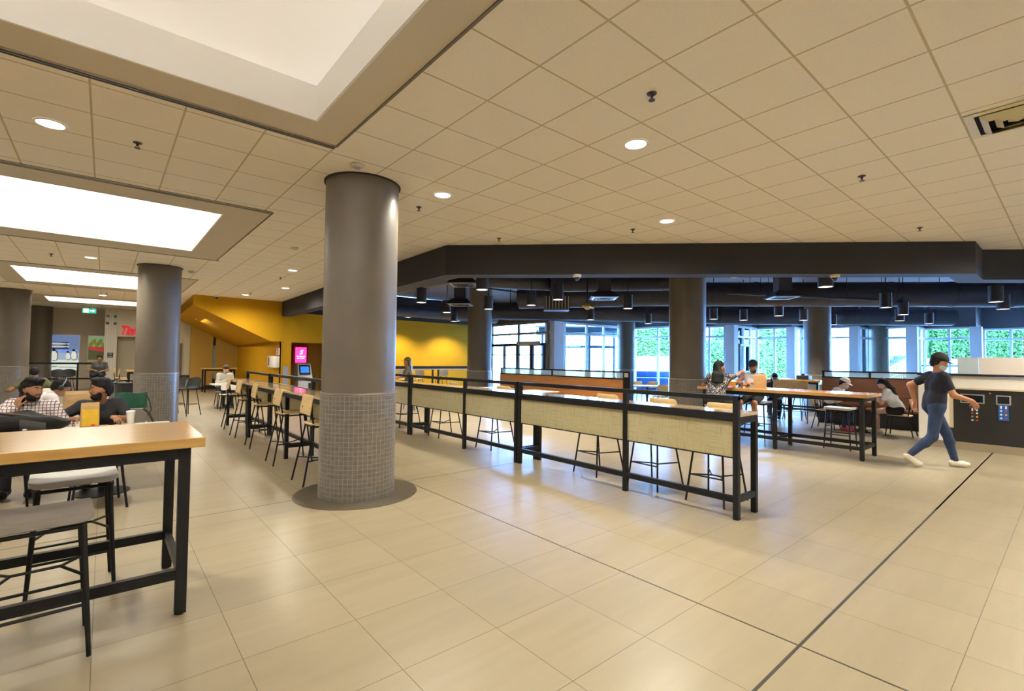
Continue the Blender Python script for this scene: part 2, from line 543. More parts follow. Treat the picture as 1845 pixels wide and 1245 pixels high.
# ------------------------------------------------------------------ dark bulkhead beam
def offset_poly(pts, w):
    """offset an open polyline to its left by w (mitred)"""
    out = []
    n = len(pts)
    for i, p in enumerate(pts):
        p = Vector(p)
        ns = []
        for a, b in ((i - 1, i), (i, i + 1)):
            if 0 <= a and b < n:
                d = (Vector(pts[b]) - Vector(pts[a])).normalized()
                ns.append(Vector((-d.y, d.x)))
        if len(ns) == 2:
            mvec = (ns[0] + ns[1]).normalized()
            out.append(p + mvec * (w / mvec.dot(ns[0])))
        else:
            out.append(p + ns[0] * w)
    return [(v.x, v.y) for v in out]

def wall_strip(name, pts, w, z0, z1, material, label=None):
    off = offset_poly(pts, w)
    m = MB()
    for i in range(len(pts) - 1):
        m.prism([pts[i], pts[i + 1], off[i + 1], off[i]], z0, z1)
    return struct(name, m, material, label=label)

wall_strip('wall_bulkhead', BE, 0.36, 3.13, CZ + 0.02, 'dark', label='dark brown bulkhead where the tiled ceiling ends')
wall_strip('wall_bulkhead_upper', [(x, y) for x, y in BE], 0.3, CZ + 0.02, DECK, 'dark')
# dark open ceiling deck beyond
deck_poly = [(5.06, 19.4), (4.72, 7.47), (11.1, 1.1), (12.0, 1.1), (18.1, YMIN), (33, YMIN), (33, 4), (27, 10), (22, 16), (16, 19.6)]
flat('ceiling_deck', [deck_poly], DECK, 'deck', label='dark painted ceiling deck above the ducts')

# ------------------------------------------------------------------ walls out of view (they close the room)
struct('wall_back', MB().box((-1.5, YMAX + 0.1, 1.9), (13.2, 0.2, 3.8)), 'beige', label='beige end wall with the posters')
struct('wall_left', MB().box((XMIN - 0.1, 13.5, 1.9), (0.2, 37, 3.8)), 'white')
struct('wall_near', MB().box((12.5, YMIN - 0.1, 2.2), (41, 0.2, 4.4)), 'white')

# ------------------------------------------------------------------ yellow walls and the stair underside
YW = 19.4
al0, al1, alz = 5.42, 6.85, 2.15
m = MB()
m.box(((5.06 + al0) / 2, YW + 0.1, 1.65), (al0 - 5.06, 0.2, 3.3))
m.box(((al0 + al1) / 2, YW + 0.1, (alz + 3.3) / 2), (al1 - al0, 0.2, 3.3 - alz))
m.box(((al1 + 15.0) / 2, YW + 0.1, 1.65), (15.0 - al1, 0.2, 3.3))
struct('wall_yellow', m, 'yellow', label='yellow painted wall beyond the bar counters')
m = MB().box((al0 - 0.05, YW + 0.65, 1.1), (0.1, 0.9, 2.2)).box((al1 + 0.05, YW + 0.65, 1.1), (0.1, 0.9, 2.2)).box(((al0 + al1) / 2, YW + 1.15, 1.1), (al1 - al0 + 0.2, 0.1, 2.2)).box(((al0 + al1) / 2, YW + 0.7, alz + 0.08), (al1 - al0 + 0.2, 1.0, 0.1))
struct('wall_alcove', m, mat('alcove_ochre', (0.36, 0.19, 0.03), 0.6), label='ochre alcove around the cash machine')
struct('wall_head_band', MB().box((10.1, YW + 0.07, 3.8), (10.0, 0.25, 1.05)), 'dark', label='dark band above the yellow wall')
struct('wall_side', MB().box((5.16, (YW + YMAX) / 2, 1.9), (0.2, YMAX - YW, 3.8)), 'yellow', label='yellow side wall under the stair')
# stair: fascia and sloping soffit
fas = MB()
poly = [(2.25, 3.33), (4.68, 2.17), (5.06, 2.17), (5.06, CZ), (2.25, CZ)]
fas.hull([(x, YW, z) for x, z in poly], [(x, YW + 0.15, z) for x, z in poly])
struct('wall_stair_fascia', fas, 'yellow', label='yellow stair fascia hanging from the ceiling')
sof = MB()
sof.hull([(2.25, YW + 0.15, 3.33), (4.68, YW + 0.15, 2.17), (5.06, YW + 0.15, 2.17), (5.06, YW + 0.15, 2.37), (4.7, YW + 0.15, 2.37), (2.25, YW + 0.15, 3.6)],
         [(2.45, 27.1, 3.33), (4.88, 27.1, 2.12), (5.06, 27.1, 2.12), (5.06, 27.1, 2.3), (4.9, 27.1, 2.3), (2.45, 27.1, 3.6)])
sof.hull([(2.25, YW + 0.15, 3.33), (2.25, YW + 0.15, CZ), (2.27, YW + 0.15, CZ), (2.27, YW + 0.15, 3.33)], [(2.45, 27.1, 3.33), (2.45, 27.1, CZ), (2.47, 27.1, CZ), (2.47, 27.1, 3.33)])
struct('ceiling_stair', sof, 'yellow', label='yellow sloping underside of the stair')
# wall under the stair (far end) with a window opening and a lit slot
struct('wall_under_stair', MB().box((3.55, 27.2, 1.9), (0.9, 0.2, 3.8)).box((4.6, 27.2, 1.9), (0.95, 0.2, 3.8)), mat('ochre_wall', (0.46, 0.27, 0.04), 0.65), label='brown ochre wall below the stair')
struct('window_1', MB().box((4.06, 27.25, 1.3), (0.14, 0.1, 1.6)), mat('bluish_pane', (0.4, 0.5, 0.62), 0.2), label='tall narrow pale blue window by the seated man')
struct('wall_niche', MB().box((2.72, 27.6, 1.9), (1.0, 0.2, 3.8)), mat('cream_wall', (0.62, 0.54, 0.36), 0.65))
struct('window_2', MB().box((2.62, 27.47, 1.35), (0.36, 0.06, 1.65)), mat('corridor_dark', (0.12, 0.10, 0.07), 0.3), label='dark window in the cream wall below the stair')
struct('trim_9', MB().box((2.72, 27.42, 0.62), (0.98, 0.2, 0.12)).box((3.6, 27.05, 0.06), (2.9, 0.06, 0.12)), 'blackplastic', label='dark sill and base below the cream wall')

# ------------------------------------------------------------------ window facade in steps
off = offset_poly(FACADE, 0.0)
wall_strip('wall_facade_head', FACADE, 0.25, HEAD, DECK + 0.05, mat('facade_head_paint', (0.085, 0.085, 0.10), 0.6), label='dark bulkhead above the stepped windows')

def facet(idx, p, q, cols, rows, fmat, w=0.07, label=None, name=None, door=None):
    p, q = Vector(p), Vector(q)
    d = (q - p)
    L = d.length
    d.normalize()
    rz = math.atan2(d.y, d.x)
    t = thing(name or 'window_%d' % idx, label, None, (p.x, p.y, 0), rz, kind='structure')
    m = MB()
    xs = [c * L for c in cols]
    for x in xs:
        m.box((x, 0, HEAD / 2), (w, 0.10, HEAD))
    for z in rows:
        m.box((L / 2, 0, z), (L, 0.09, w))
    m.build('window_frame', fmat, t, smooth=False, kind='structure')
    MB().box((L / 2, 0, HEAD / 2), (L, 0.012, HEAD)).build('window_pane', 'glass', t, smooth=False, kind='structure')
    return t

f = FACADE
w3 = facet(3, f[0], f[1], [0.01, 0.51, 0.99], [0.03, 2.28, 2.32, 2.82, HEAD - 0.03], 'frame_green', 0.10, label='bronze framed window wall left of the entrance')
MB().box((1.03, 0, 1.15), (.1, .1, 2.3)).box((3.08, 0, 1.15), (.1, .1, 2.3)).box((2.05, 0, 1.83), (4.1, .09, .05)).build('mullion', 'frame_dark', w3, smooth=False, kind='structure')
facet(4, f[1], f[2], [0.16, 0.40, 0.60, 0.80, 0.99], [0.03, 2.83, HEAD - 0.03], 'frame_blue', 0.10, label='tall window facing the entrance canopy')
facet(5, f[2], f[3], [0.01, 0.5, 0.99], [0.03, 2.82, HEAD - 0.03], 'frame_blue', 0.09, label='window looking at the raised hedge')
facet(6, f[3], f[4], [0.01, 0.99], [0.03, 2.82, HEAD - 0.03], 'frame_blue', 0.09)
facet(7, f[4], f[5], [0.01, 0.35, 0.80, 0.99], [0.03, 2.82, HEAD - 0.03], 'frame_blue', 0.09, label='window left of the glass door')
facet(8, f[5], f[6], [0.01, 0.42, 0.70, 0.99], [0.03, 2.82, HEAD - 0.03], 'frame_blue', 0.09, label='glazed bay with a dark framed door')
facet(9, f[6], f[7], [0.01, 0.52, 0.99], [0.03, 2.82, HEAD - 0.03], 'frame_blue', 0.09, label='window looking at the tall hedge')
facet(10, f[7], f[8], [0.01, 0.5, 0.99], [0.03, 2.82, HEAD - 0.03], 'frame_blue', 0.09)
facet(11, f[8], f[9], [0.01, 0.5, 0.99], [0.03, 2.82, HEAD - 0.03], 'frame_blue', 0.09, label='bright blank window right of the middle column')
facet(12, f[9], f[10], [0.01, 0.5, 0.99], [0.03, 2.82, HEAD - 0.03], 'frame_blue', 0.09)
facet(13, f[10], f[11], [0.01, 0.99], [0.03, 2.82, HEAD - 0.03], 'frame_blue', 0.09, label='window looking at the white stair railing')
facet(14, f[11], f[12], [0.01, 0.6, 0.99], [0.03, 2.82, HEAD - 0.03], 'frame_blue', 0.09)
facet(15, f[12], f[13], [0.01, 0.5, 0.99], [0.03, 1.55, 2.82, HEAD - 0.03], 'frame_blue', 0.09, label='window looking into leafy trees')
facet(16, f[13], f[14], [0.01, 0.5, 0.99], [0.03, 1.55, 2.82, HEAD - 0.03], 'frame_blue', 0.09)
facet(17, f[14], f[15], [0.01, 0.12, 0.24, 0.36, 0.99], [0.03, 1.55, 2.82, HEAD - 0.03], 'frame_blue', 0.09)
t = thing('door_1', 'dark framed glass door between the couple', None, (23.1, 10.45, 0), 0, kind='structure')
MB().box((0, 0, 1.2), (0.09, 0.08, 2.4)).box((0.95, 0, 1.2), (0.09, 0.08, 2.4)).box((0.475, 0, 2.42), (1.04, 0.08, 0.10)).box((0.475, 0, 1.15), (0.95, 0.06, 0.08)).box((0.475, 0, 0.12), (0.95, 0.06, 0.24)).build('door_frame', 'frame_dark', t, smooth=False, kind='structure')
MB().tube([(0.12, -0.08, 0.9), (0.12, -0.08, 1.3)], 0.018).build('door_handle', 'steel', t)
t = thing('door_2', 'double glass doors with a grey closer box in the bronze window wall', None, (15.0 - 0.06, 15.4, 0), math.pi / 2, kind='structure')
MB().box((0, 0, 1.15), (0.10, 0.1, 2.3)).box((0.9, 0, 1.15), (0.08, 0.08, 2.3)).box((1.85, 0, 1.15), (0.10, 0.1, 2.3)).build('door_frame', 'frame_dark', t, smooth=False, kind='structure')
MB().box((0.95, 0.12, 2.36), (1.5, 0.14, 0.16), bev=0.01).build('door_closer', mat('closer_grey', (0.42, 0.40, 0.36), 0.4, 0.3), t, kind='structure')
# piers at the outward corners
piers = MB()
for (x, y, s) in ((15.4, 15.25, 0.62), (22.35, 10.5, 0.42), (25.1, 8.9, 0.36), (26.4, 6.7, 0.36), (28.0, 4.9, 0.40), (30.0, 3.0, 0.40), (21.1, 12.2, 0.4)):
    piers.box((x, y, HEAD / 2), (s, s, HEAD), bev=0.01)
struct('wall_piers', piers, 'pier', label='pale painted piers between the window bays')

# ------------------------------------------------------------------ columns
def column(x, y, label, top=CZ, ring=False, r=0.42):
    t = thing('column', label, 'column', (x, y, 0))
    MB().lathe([(r, 1.19), (r, top)], n=64).build('column_shaft', 'column', t, ang=60)
    MB().lathe([(r + 0.012, 0.0), (r + 0.012, 1.18)], n=64, uvr=r).build('tile_band', 'mosaic', t, ang=60)
    MB().lathe([(r + 0.014, 1.178), (r + 0.016, 1.195), (r, 1.197)], n=64).build('band_trim', 'trim', t)
    if top == CZ:
        MB().lathe([(r + 0.022, CZ - 0.012), (r + 0.022, CZ - 0.001)], n=48).build('ceiling_collar', 'dark', t)
    if ring:
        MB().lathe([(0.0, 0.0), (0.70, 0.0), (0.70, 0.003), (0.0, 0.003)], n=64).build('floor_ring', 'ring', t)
    return t
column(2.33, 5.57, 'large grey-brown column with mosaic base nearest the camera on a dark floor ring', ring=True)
column(0.95, 13.95, 'grey-brown column right of the red shop sign, its base behind the oak bar table')
column(-2.3, 22.3, 'grey-brown column cut off by the left edge of the photo')
column(-2.2, 29.4, 'far grey-brown column left of the penguin poster')
column(10.7, 6.1, 'wide grey column behind the floral-shirted woman under the dark ceiling', top=DECK)
column(10.1, 13.7, 'column lit by a spot at the right end of the yellow wall', top=DECK)
column(19.1, 5.95, 'dark column left of the walnut bench by the windows', top=DECK)
column(19.0, 14.0, 'far column in front of the windows near the entrance', top=DECK)
column(28.2, 6.2, 'pale column beside the stair railing window', top=DECK)
PI = math.pi
# ------------------------------------------------------------------ bar counters with guard rail
def fabric_mat(name='woven_glass_panel', c1=(0.46, 0.40, 0.22), c2=(0.72, 0.65, 0.43), see=0.17):
    m = bpy.data.materials.new(name)
    m.use_nodes = True
    nt = m.node_tree
    b = nt.nodes['Principled BSDF']
    tc = nt.nodes.new('ShaderNodeTexCoord')
    cols = []
    for sc in ((1, 7, 330), (1, 330, 7)):
        mp = nt.nodes.new('ShaderNodeMapping')
        mp.inputs['Scale'].default_value = sc
        nz = nt.nodes.new('ShaderNodeTexNoise')
        nz.inputs['Scale'].default_value = 0.55
        nz.inputs['Detail'].default_value = 3
        nt.links.new(tc.outputs['Object'], mp.inputs['Vector'])
        nt.links.new(mp.outputs['Vector'], nz.inputs['Vector'])
        cols.append(nz.outputs['Fac'])
    mn = nt.nodes.new('ShaderNodeMath')
    mn.operation = 'MINIMUM'
    nt.links.new(cols[0], mn.inputs[0])
    nt.links.new(cols[1], mn.inputs[1])
    cr = nt.nodes.new('ShaderNodeValToRGB')
    cr.color_ramp.elements[0].position = 0.30
    cr.color_ramp.elements[1].position = 0.44
    cr.color_ramp.elements[0].color = (*c1, 1)
    cr.color_ramp.elements[1].color = (*c2, 1)
    nt.links.new(mn.outputs[0], cr.inputs['Fac'])
    nt.links.new(cr.outputs['Color'], b.inputs['Base Color'])
    b.inputs['Roughness'].default_value = 0.25
    tl = nt.nodes.new('ShaderNodeBsdfTranslucent')
    nt.links.new(cr.outputs['Color'], tl.inputs['Color'])
    tr = nt.nodes.new('ShaderNodeBsdfTransparent')
    tr.inputs['Color'].default_value = (0.9, 0.85, 0.6, 1)
    m1 = nt.nodes.new('ShaderNodeMixShader')
    m1.inputs['Fac'].default_value = 0.5
    m2 = nt.nodes.new('ShaderNodeMixShader')
    m2.inputs['Fac'].default_value = see
    nt.links.new(b.outputs['BSDF'], m1.inputs[1])
    nt.links.new(tl.outputs['BSDF'], m1.inputs[2])
    nt.links.new(m1.outputs['Shader'], m2.inputs[1])
    nt.links.new(tr.outputs['BSDF'], m2.inputs[2])
    nt.links.new(m2.outputs['Shader'], nt.nodes['Material Output'].inputs['Surface'])
    return m
M['woven'] = fabric_mat()

def rail_counter(label, x_rail, x_open, y0, y1, mids=(), panel=True, group='railed bar counters'):
    """bar counter along Y: rail posts at x_rail, table legs at x_open"""
    t = thing('bar_counter', label, 'counter', ((x_rail + x_open) / 2, (y0 + y1) / 2, 0), 0, group)
    ox, oy = (x_rail + x_open) / 2, (y0 + y1) / 2
    xr, xo = x_rail - ox, x_open - ox
    s = 0.056
    ys = [y0 - oy + s / 2, y1 - oy - s / 2]
    for y in ys:
        MB().box((xr, y, 0.625), (s, s, 1.25), bev=0.003).lathe([(0.02, 0.0), (0.02, 0.012)], (xr, y, 0), 12).build('rail_post', 'black', t, smooth=False)
        MB().box((xo, y, 0.515), (s, s, 1.03), bev=0.003).build('leg', 'black', t, smooth=False)
        MB().box(((xr + xo) / 2, y, 0.20), (abs(xr - xo) - s, 0.045, 0.06)).build('cross_bar', 'black', t, smooth=False)
        MB().box(((xr + xo) / 2, y, 1.0), (abs(xr - xo) - s, 0.05, 0.07)).build('cross_bar', 'black', t, smooth=False)
    for y in mids:
        MB().box((xr, y - oy, 0.625), (s, s, 1.25), bev=0.003).build('rail_post', 'black', t, smooth=False)
        if not panel or label.startswith('left'):
            MB().box((xo, y - oy, 0.515), (s, s, 1.03), bev=0.003).build('leg', 'black', t, smooth=False)
            MB().box(((xr + xo) / 2, y - oy, 0.20), (abs(xr - xo) - s, 0.045, 0.06)).build('cross_bar', 'black', t, smooth=False)
    L = y1 - y0
    MB().box((xr, 0, 1.225), (s - 0.002, L, 0.05), bev=0.003).build('guard_rail', 'black', t, smooth=False)
    MB().box((xr, 0, 1.03), (s - 0.004, L - 0.01, 0.085)).box((xo, 0, 1.0), (0.05, L - 0.01, 0.07)).build('apron', 'black', t, smooth=False)
    MB().box((xr, 0, 0.20), (s - 0.004, L - 0.01, 0.06)).build('foot_rail', 'black', t, smooth=False)
    sg = 1 if xo > xr else -1
    MB().box(((xr + xo) / 2 + sg * 0.035, 0, 1.052), (abs(xo - xr) + 0.015, L - 0.005, 0.034), bev=0.003).build('counter_top', 'counter_top', t, smooth=False)
    MB().box(((xr + xo) / 2 + sg * 0.035, 0, 1.0325), (abs(xo - xr) + 0.013, L - 0.01, 0.006)).build('top_edge', 'black', t, smooth=False)
    if panel:
        stops = sorted([ys[0], ys[1]] + [y - oy for y in mids])
        for a, b in zip(stops, stops[1:]):
            MB().box((xr, (a + b) / 2, 0.805), (0.010, b - a - s, 0.365)).build('woven_panel', 'woven', t, smooth=False)
            MB().box((xr, (a + b) / 2, 0.618), (0.016, b - a - s, 0.014)).build('panel_rail', 'black', t, smooth=False)
    return t

rail_counter('right bar counter section nearest the camera with pale woven panels and black guard rail', 4.93, 5.34, 2.24, 5.63, (3.63,))
rail_counter('middle section of the right bar counter, between the nearest section and the column edge', 4.93, 5.34, 5.66, 9.09, (7.10,))
rail_counter('far section of the right bar counter, mostly hidden behind the mosaic column', 4.93, 5.34, 9.12, 12.5, (10.6,))
rail_counter('left bar counter beside the mosaic column with plywood stools drawn up to it', 2.60, 2.21, 6.05, 10.63, (8.05,))
rail_counter('left bar counter far end section, toward the man in the beige sweater', 2.60, 2.21, 10.69, 12.75)

def plain_rail(name, label, cat, a, b, zt, zb, posts, stools=None, top=0.0, h=0.07):
    """black rail between two points with posts"""
    a, b = Vector(a), Vector(b)
    d = b - a
    L = d.length
    t = thing(name, label, cat, (a.x, a.y, 0), math.atan2(d.y, d.x))
    MB().box((L / 2, 0, zt - h / 2), (L, 0.06, h)).build('top_rail', 'black', t, smooth=False)
    if zb:
        MB().box((L / 2, 0, zb), (L, 0.05, 0.06)).build('lower_rail', 'black', t, smooth=False)
    for p in posts:
        MB().box((L * p, 0, zt / 2), (0.06, 0.06, zt)).build('post', 'black', t, smooth=False)
    if top:
        MB().box((L / 2, -top / 2, zt - 0.13), (L, top, 0.04)).build('counter_top', 'counter_top', t, smooth=False)
    return t
plain_rail('wall_counter', 'long black railed counter along the yellow wall', 'counter', (7.0, 18.4, 0), (14.2, 18.4, 0), 1.27, 0.25, (0.01, 0.40, 0.56, 0.60, 0.99), top=0.42, h=0.13)
plain_rail('rail_table', 'black rail table in front of the penguin poster', 'table', (-3.6, 26.0, 0), (-0.1, 26.0, 0), 1.27, 0.62, (0.02, 0.80, 0.99))

# ------------------------------------------------------------------ stools and chairs
def rounded(fn_thick_w, *a):
    pass

def plate(w, d, th, curve=0.0, taper=0.0, corner=0.06, n=14):
    """rounded plate in XY with a dished surface, returns MB"""
    m = MB()
    pts = []
    for cx, cy, a0 in ((w / 2 - corner, d / 2 - corner, 0), (-w / 2 + corner, d / 2 - corner, 90), (-w / 2 + corner, -d / 2 + corner, 180), (w / 2 - corner, -d / 2 + corner, 270)):
        for k in range(5):
            a = math.radians(a0 + k * 22.5)
            x, y = cx + corner * math.cos(a), cy + corner * math.sin(a)
            x *= 1 + taper * y / d
            pts.append((x, y))
    f = lambda x, y: curve * ((2 * x / w) ** 2)
    N = len(pts)
    loops = []
    for sc, dz in ((0.0, 0), (0.5, 0), (0.92, 0), (1.0, -0.006), (1.0, -th + 0.006), (0.94, -th), (0.5, -th), (0.0, -th)):
        if sc == 0.0:
            loops.append([m.bm.verts.new((0, 0, dz))])
        else:
            loops.append([m.bm.verts.new((x * sc, y * sc, f(x * sc, y * sc) + dz)) for x, y in pts])
    for a, b in zip(loops, loops[1:]):
        for k in range(N):
            if len(a) == 1:
                m.bm.faces.new((a[0], b[k], b[(k + 1) % N]))
            elif len(b) == 1:
                m.bm.faces.new((a[k], b[0], a[(k + 1) % N]))
            else:
                m.bm.faces.new((a[k], b[k], b[(k + 1) % N], a[(k + 1) % N]))
    return m

def back_panel(w, h, th, bow, tilt, z, y):
    m = plate(w, h, th, curve=bow, taper=-0.06, corner=0.05)
    R = Matrix.Translation((0, y, z)) @ Matrix.Rotation(math.radians(90 - tilt), 4, 'X')
    return m.xform(R)

def make_back_stool(label, loc, rz, group, seat_h=0.75):
    t = thing('bar_stool', label, 'stool', loc, rz, group)
    plate(0.42, 0.40, 0.022, curve=0.015, corner=0.08).xform(Matrix.Translation((0, 0.0, seat_h))).build('seat', 'ply', t)
    back_panel(0.42, 0.25, 0.016, 0.035, 8, seat_h + 0.235, -0.185).build('backrest', 'ply', t)
    zf = seat_h - 0.035
    for s in (-1, 1):
        MB().tube([(s * 0.235, -0.30, 0.0), (s * 0.165, -0.165, zf), (s * 0.155, -0.205, seat_h + 0.21)], 0.0115, 10).build('leg', 'black', t)
        MB().tube([(s * 0.225, 0.25, 0.0), (s * 0.16, 0.16, zf)], 0.0115, 10).build('leg', 'black', t)
    fr = MB().tube([(-0.165, -0.165, zf), (-0.16, 0.16, zf), (0.16, 0.16, zf), (0.165, -0.165, zf), (-0.165, -0.165, zf)], 0.011, 8)
    fr.box((0, -0.17, zf + 0.005), (0.30, 0.03, 0.012))
    fr.build('seat_frame', 'black', t)
    k = 0.30
    fx, fy = 0.235 - 0.07 * k / zf, -0.30 + 0.135 * k / zf
    gx, gy = 0.225 - 0.065 * k / zf, 0.25 - 0.09 * k / zf
    MB().tube([(-gx, gy, k), (gx, gy, k)], 0.009, 8).tube([(-gx, gy, k), (-0.05, -0.02, k - 0.02), (-fx, fy, k)], 0.009, 8).tube([(gx, gy, k), (0.05, -0.02, k - 0.02), (fx, fy, k)], 0.009, 8).tube([(-0.055, -0.02, k - 0.02), (0.055, -0.02, k - 0.02)], 0.009, 8).build('footrest', 'black', t)
    return t

g = 'plywood stools at the left bar counter'
st0 = make_back_stool('plywood backed bar stool nearest the mosaic column', (2.20, 6.40, 0), -math.pi / 2, g)
for (x, y, lab) in ((2.22, 7.83, 'plywood backed bar stool, second from the mosaic column'), (2.26, 9.48, 'plywood backed bar stool, third from the mosaic column'),
                    (2.28, 10.90, 'plywood backed bar stool, fourth from the mosaic column'), (2.34, 12.28, 'plywood backed bar stool at the far end of the left counter')):
    dup(st0, (x, y, 0), -math.pi / 2 + random.uniform(-.06, .06), lab, g)
g = 'plywood stools behind the right bar counter'
for k, (x, y) in enumerate(((5.42, 2.74), (5.43, 3.56), (5.42, 4.48), (5.42, 6.86), (5.40, 8.50), (5.44, 10.3))):
    dup(st0, (x, y, 0), math.pi / 2 + random.uniform(-.08, .08), 'plywood bar stool behind the right bar counter, %s from its near end' % ORD[k], g)
g = 'plywood stools along the yellow wall counter'
for px, lab in ((726, 'pink-lit plywood stool left of the person in the cap'), (772, 'plywood stool at the yellow wall, right of the person in the cap'), (841, 'plywood stool at the yellow wall half hidden by the column')):
    p = at(px, 690, 19.2)
    dup(st0, (p.x, 17.75, 0), 0.0, lab, g)
for k, (px, d, rz, lab) in enumerate(((1408, 13.2, 0.4, 'dark-legged stool behind the oak table, left of three'), (1432, 13.6, 0.1, 'dark-legged stool behind the oak table, middle of three'), (1450, 13.0, -0.2, 'dark-legged stool behind the oak table, next to the dark column'))):
    p = at(px, 700, d)
    dup(st0, (p.x, p.y, 0), -math.pi / 2 + rz, lab, 'stools at the dark high table')

def make_chair(label, loc, rz, group=None, seat_mat='ply', back_mat='ply'):
    t = thing('side_chair', label, 'chair', loc, rz, group)
    plate(0.43, 0.42, 0.02, curve=0.01, corner=0.08).xform(Matrix.Translation((0, 0, 0.46))).build('seat', seat_mat, t)
    back_panel(0.42, 0.24, 0.014, 0.035, 10, 0.71, -0.205).build('backrest', back_mat, t)
    for s in (-1, 1):
        MB().tube([(s * 0.22, -0.27, 0.0), (s * 0.175, -0.18, 0.43), (s * 0.165, -0.215, 0.72)], 0.012, 10).build('leg', 'black', t)
        MB().tube([(s * 0.21, 0.22, 0.0), (s * 0.17, 0.17, 0.43)], 0.012, 10).build('leg', 'black', t)
    MB().tube([(-0.175, -0.18, 0.43), (-0.17, 0.17, 0.43), (0.17, 0.17, 0.43), (0.175, -0.18, 0.43), (-0.175, -0.18, 0.43)], 0.011, 8).build('seat_frame', 'black', t)
    return t
def make_shell_chair(label, loc, rz, h, material, group=None):
    """dark moulded bucket seat on four thin legs"""
    t = thing('shell_stool' if h > 0.6 else 'shell_chair', label, 'chair' if h < 0.6 else 'stool', loc, rz, group)
    def fn(u, v):
        a = (u - 0.5) * 2
        if v < 0.55:
            k = v / 0.55
            y = 0.20 - 0.38 * k
            z = h + 0.03 * a * a * (0.5 + k) - 0.01 * math.sin(k * math.pi)
            w = 0.20 + 0.03 * k
        else:
            k = (v - 0.55) / 0.45
            y = -0.18 - 0.10 * k
            z = h + 0.02 + 0.28 * k - 0.05 * a * a * k
            w = 0.23 - 0.03 * k
        return Vector((a * w, y + 0.10 * a * a * max(0, v - 0.35), z))
    MB().grid(fn, 12, 14, 0.012).build('seat_shell', material, t)
    k = h / 0.46
    for sx, sy in ((-1, 1), (1, 1), (-1, -1), (1, -1)):
        MB().tube([(sx * 0.21, sy * 0.22 - 0.02, 0), (sx * 0.13, sy * 0.13 - 0.02, h - 0.01)], 0.011, 8).build('leg', 'steel' if material == 'laminate' else 'black', t)
    if h > 0.6:
        z = 0.3
        q = 0.21 - 0.08 * z / h
        MB().tube([(-q, q - .02, z), (q, q - .02, z), (q, -q - .02, z), (-q, -q - .02, z), (-q, q - .02, z)], 0.008, 6).build('footrest', 'black', t)
    return t
make_shell_chair('dark bucket bar stool right of the far left column, seat turned toward the yellow wall', (1.72, 15.45, 0), 2.2, 0.72, 'blackplastic', 'dark bucket stools')
make_shell_chair('dark bucket bar stool half hidden behind the far left column', (1.45, 15.9, 0), 1.9, 0.72, 'blackplastic', 'dark bucket stools')
for px, d, rz, lab in ((108, 19.0, 0.3, 'black bucket stool behind the person in the green shirt'), (120, 19.4, -0.2, 'black bucket stool in front of the penguin poster'), (176, 18.9, 0.2, 'black bucket stool under the person in the grey shirt')):
    p = at(px, 690, d)
    make_shell_chair(lab, (p.x, p.y, 0), rz + math.pi, 0.70, 'blackplastic', 'black bucket stools at the rail table')

# padded backless stools
def make_pad_stool(label, loc, rz, group, material, h=0.76):
    t = thing('backless_stool', label, 'stool', loc, rz, group)
    plate(0.44, 0.40, 0.045, curve=0.022, corner=0.05).xform(Matrix.Translation((0, 0, h))).build('seat_pad', material, t)
    z1 = h - 0.045
    for sx in (-1, 1):
        for sy in (-1, 1):
            MB().tube([(sx * 0.215, sy * 0.20, 0), (sx * 0.175, sy * 0.155, z1)], 0.011, 10, r2=0.017).build('leg', 'black', t)
    MB().box((0, 0, z1 - 0.006), (0.36, 0.02, 0.02)).tube([(-0.175, -0.155, z1 - 0.012), (-0.175, 0.155, z1 - 0.012), (0.175, 0.155, z1 - 0.012), (0.175, -0.155, z1 - 0.012), (-0.175, -0.155, z1 - 0.012)], 0.012, 8).build('seat_frame', 'black', t)
    def q(z):
        k = z / z1
        return 0.215 - 0.04 * k, 0.20 - 0.045 * k
    sb = MB()
    a, b = q(0.27)
    sb.tube([(-a, -b, 0.27), (a, -b, 0.27)], 0.009, 8).tube([(-a, b, 0.27), (a, b, 0.27)], 0.009, 8)
    a, b = q(0.42)
    sb.tube([(-a, -b, 0.42), (-a * 0.5, 0, 0.44), (-a, b, 0.42)], 0.008, 8).tube([(a, -b, 0.42), (a * 0.5, 0, 0.44), (a, b, 0.42)], 0.008, 8).tube([(-a * 0.5, 0, 0.44), (a * 0.5, 0, 0.44)], 0.008, 8)
    sb.build('stretcher', 'black', t)
    return t
g = 'backless stools at the oak bar table'
make_pad_stool('grey padded backless stool nearest the camera, pushed under the oak bar table', (-0.245, 3.60, 0), 0.06, g, 'seat_grey', 0.735)
make_pad_stool('pale padded backless stool on the far side of the oak bar table', (-0.13, 4.43, 0), 0.05, g, 'seat_pale', 0.77)
make_pad_stool('padded backless stool at the right oak table, alone with a pale grey seat', (10.6, 2.93, 0), math.pi / 2, 'backless stools at the right oak table', 'seat_pale', 0.76)
make_pad_stool('backless stool under the floral-shirted woman', (9.08, 4.5, 0), math.pi / 2, 'backless stools at the right oak table', 'seat_grey', 0.76)
make_pad_stool('backless stool under the man in the white tank top', (10.75, 4.48, 0), math.pi / 2, 'backless stools at the right oak table', 'seat_grey', 0.76)

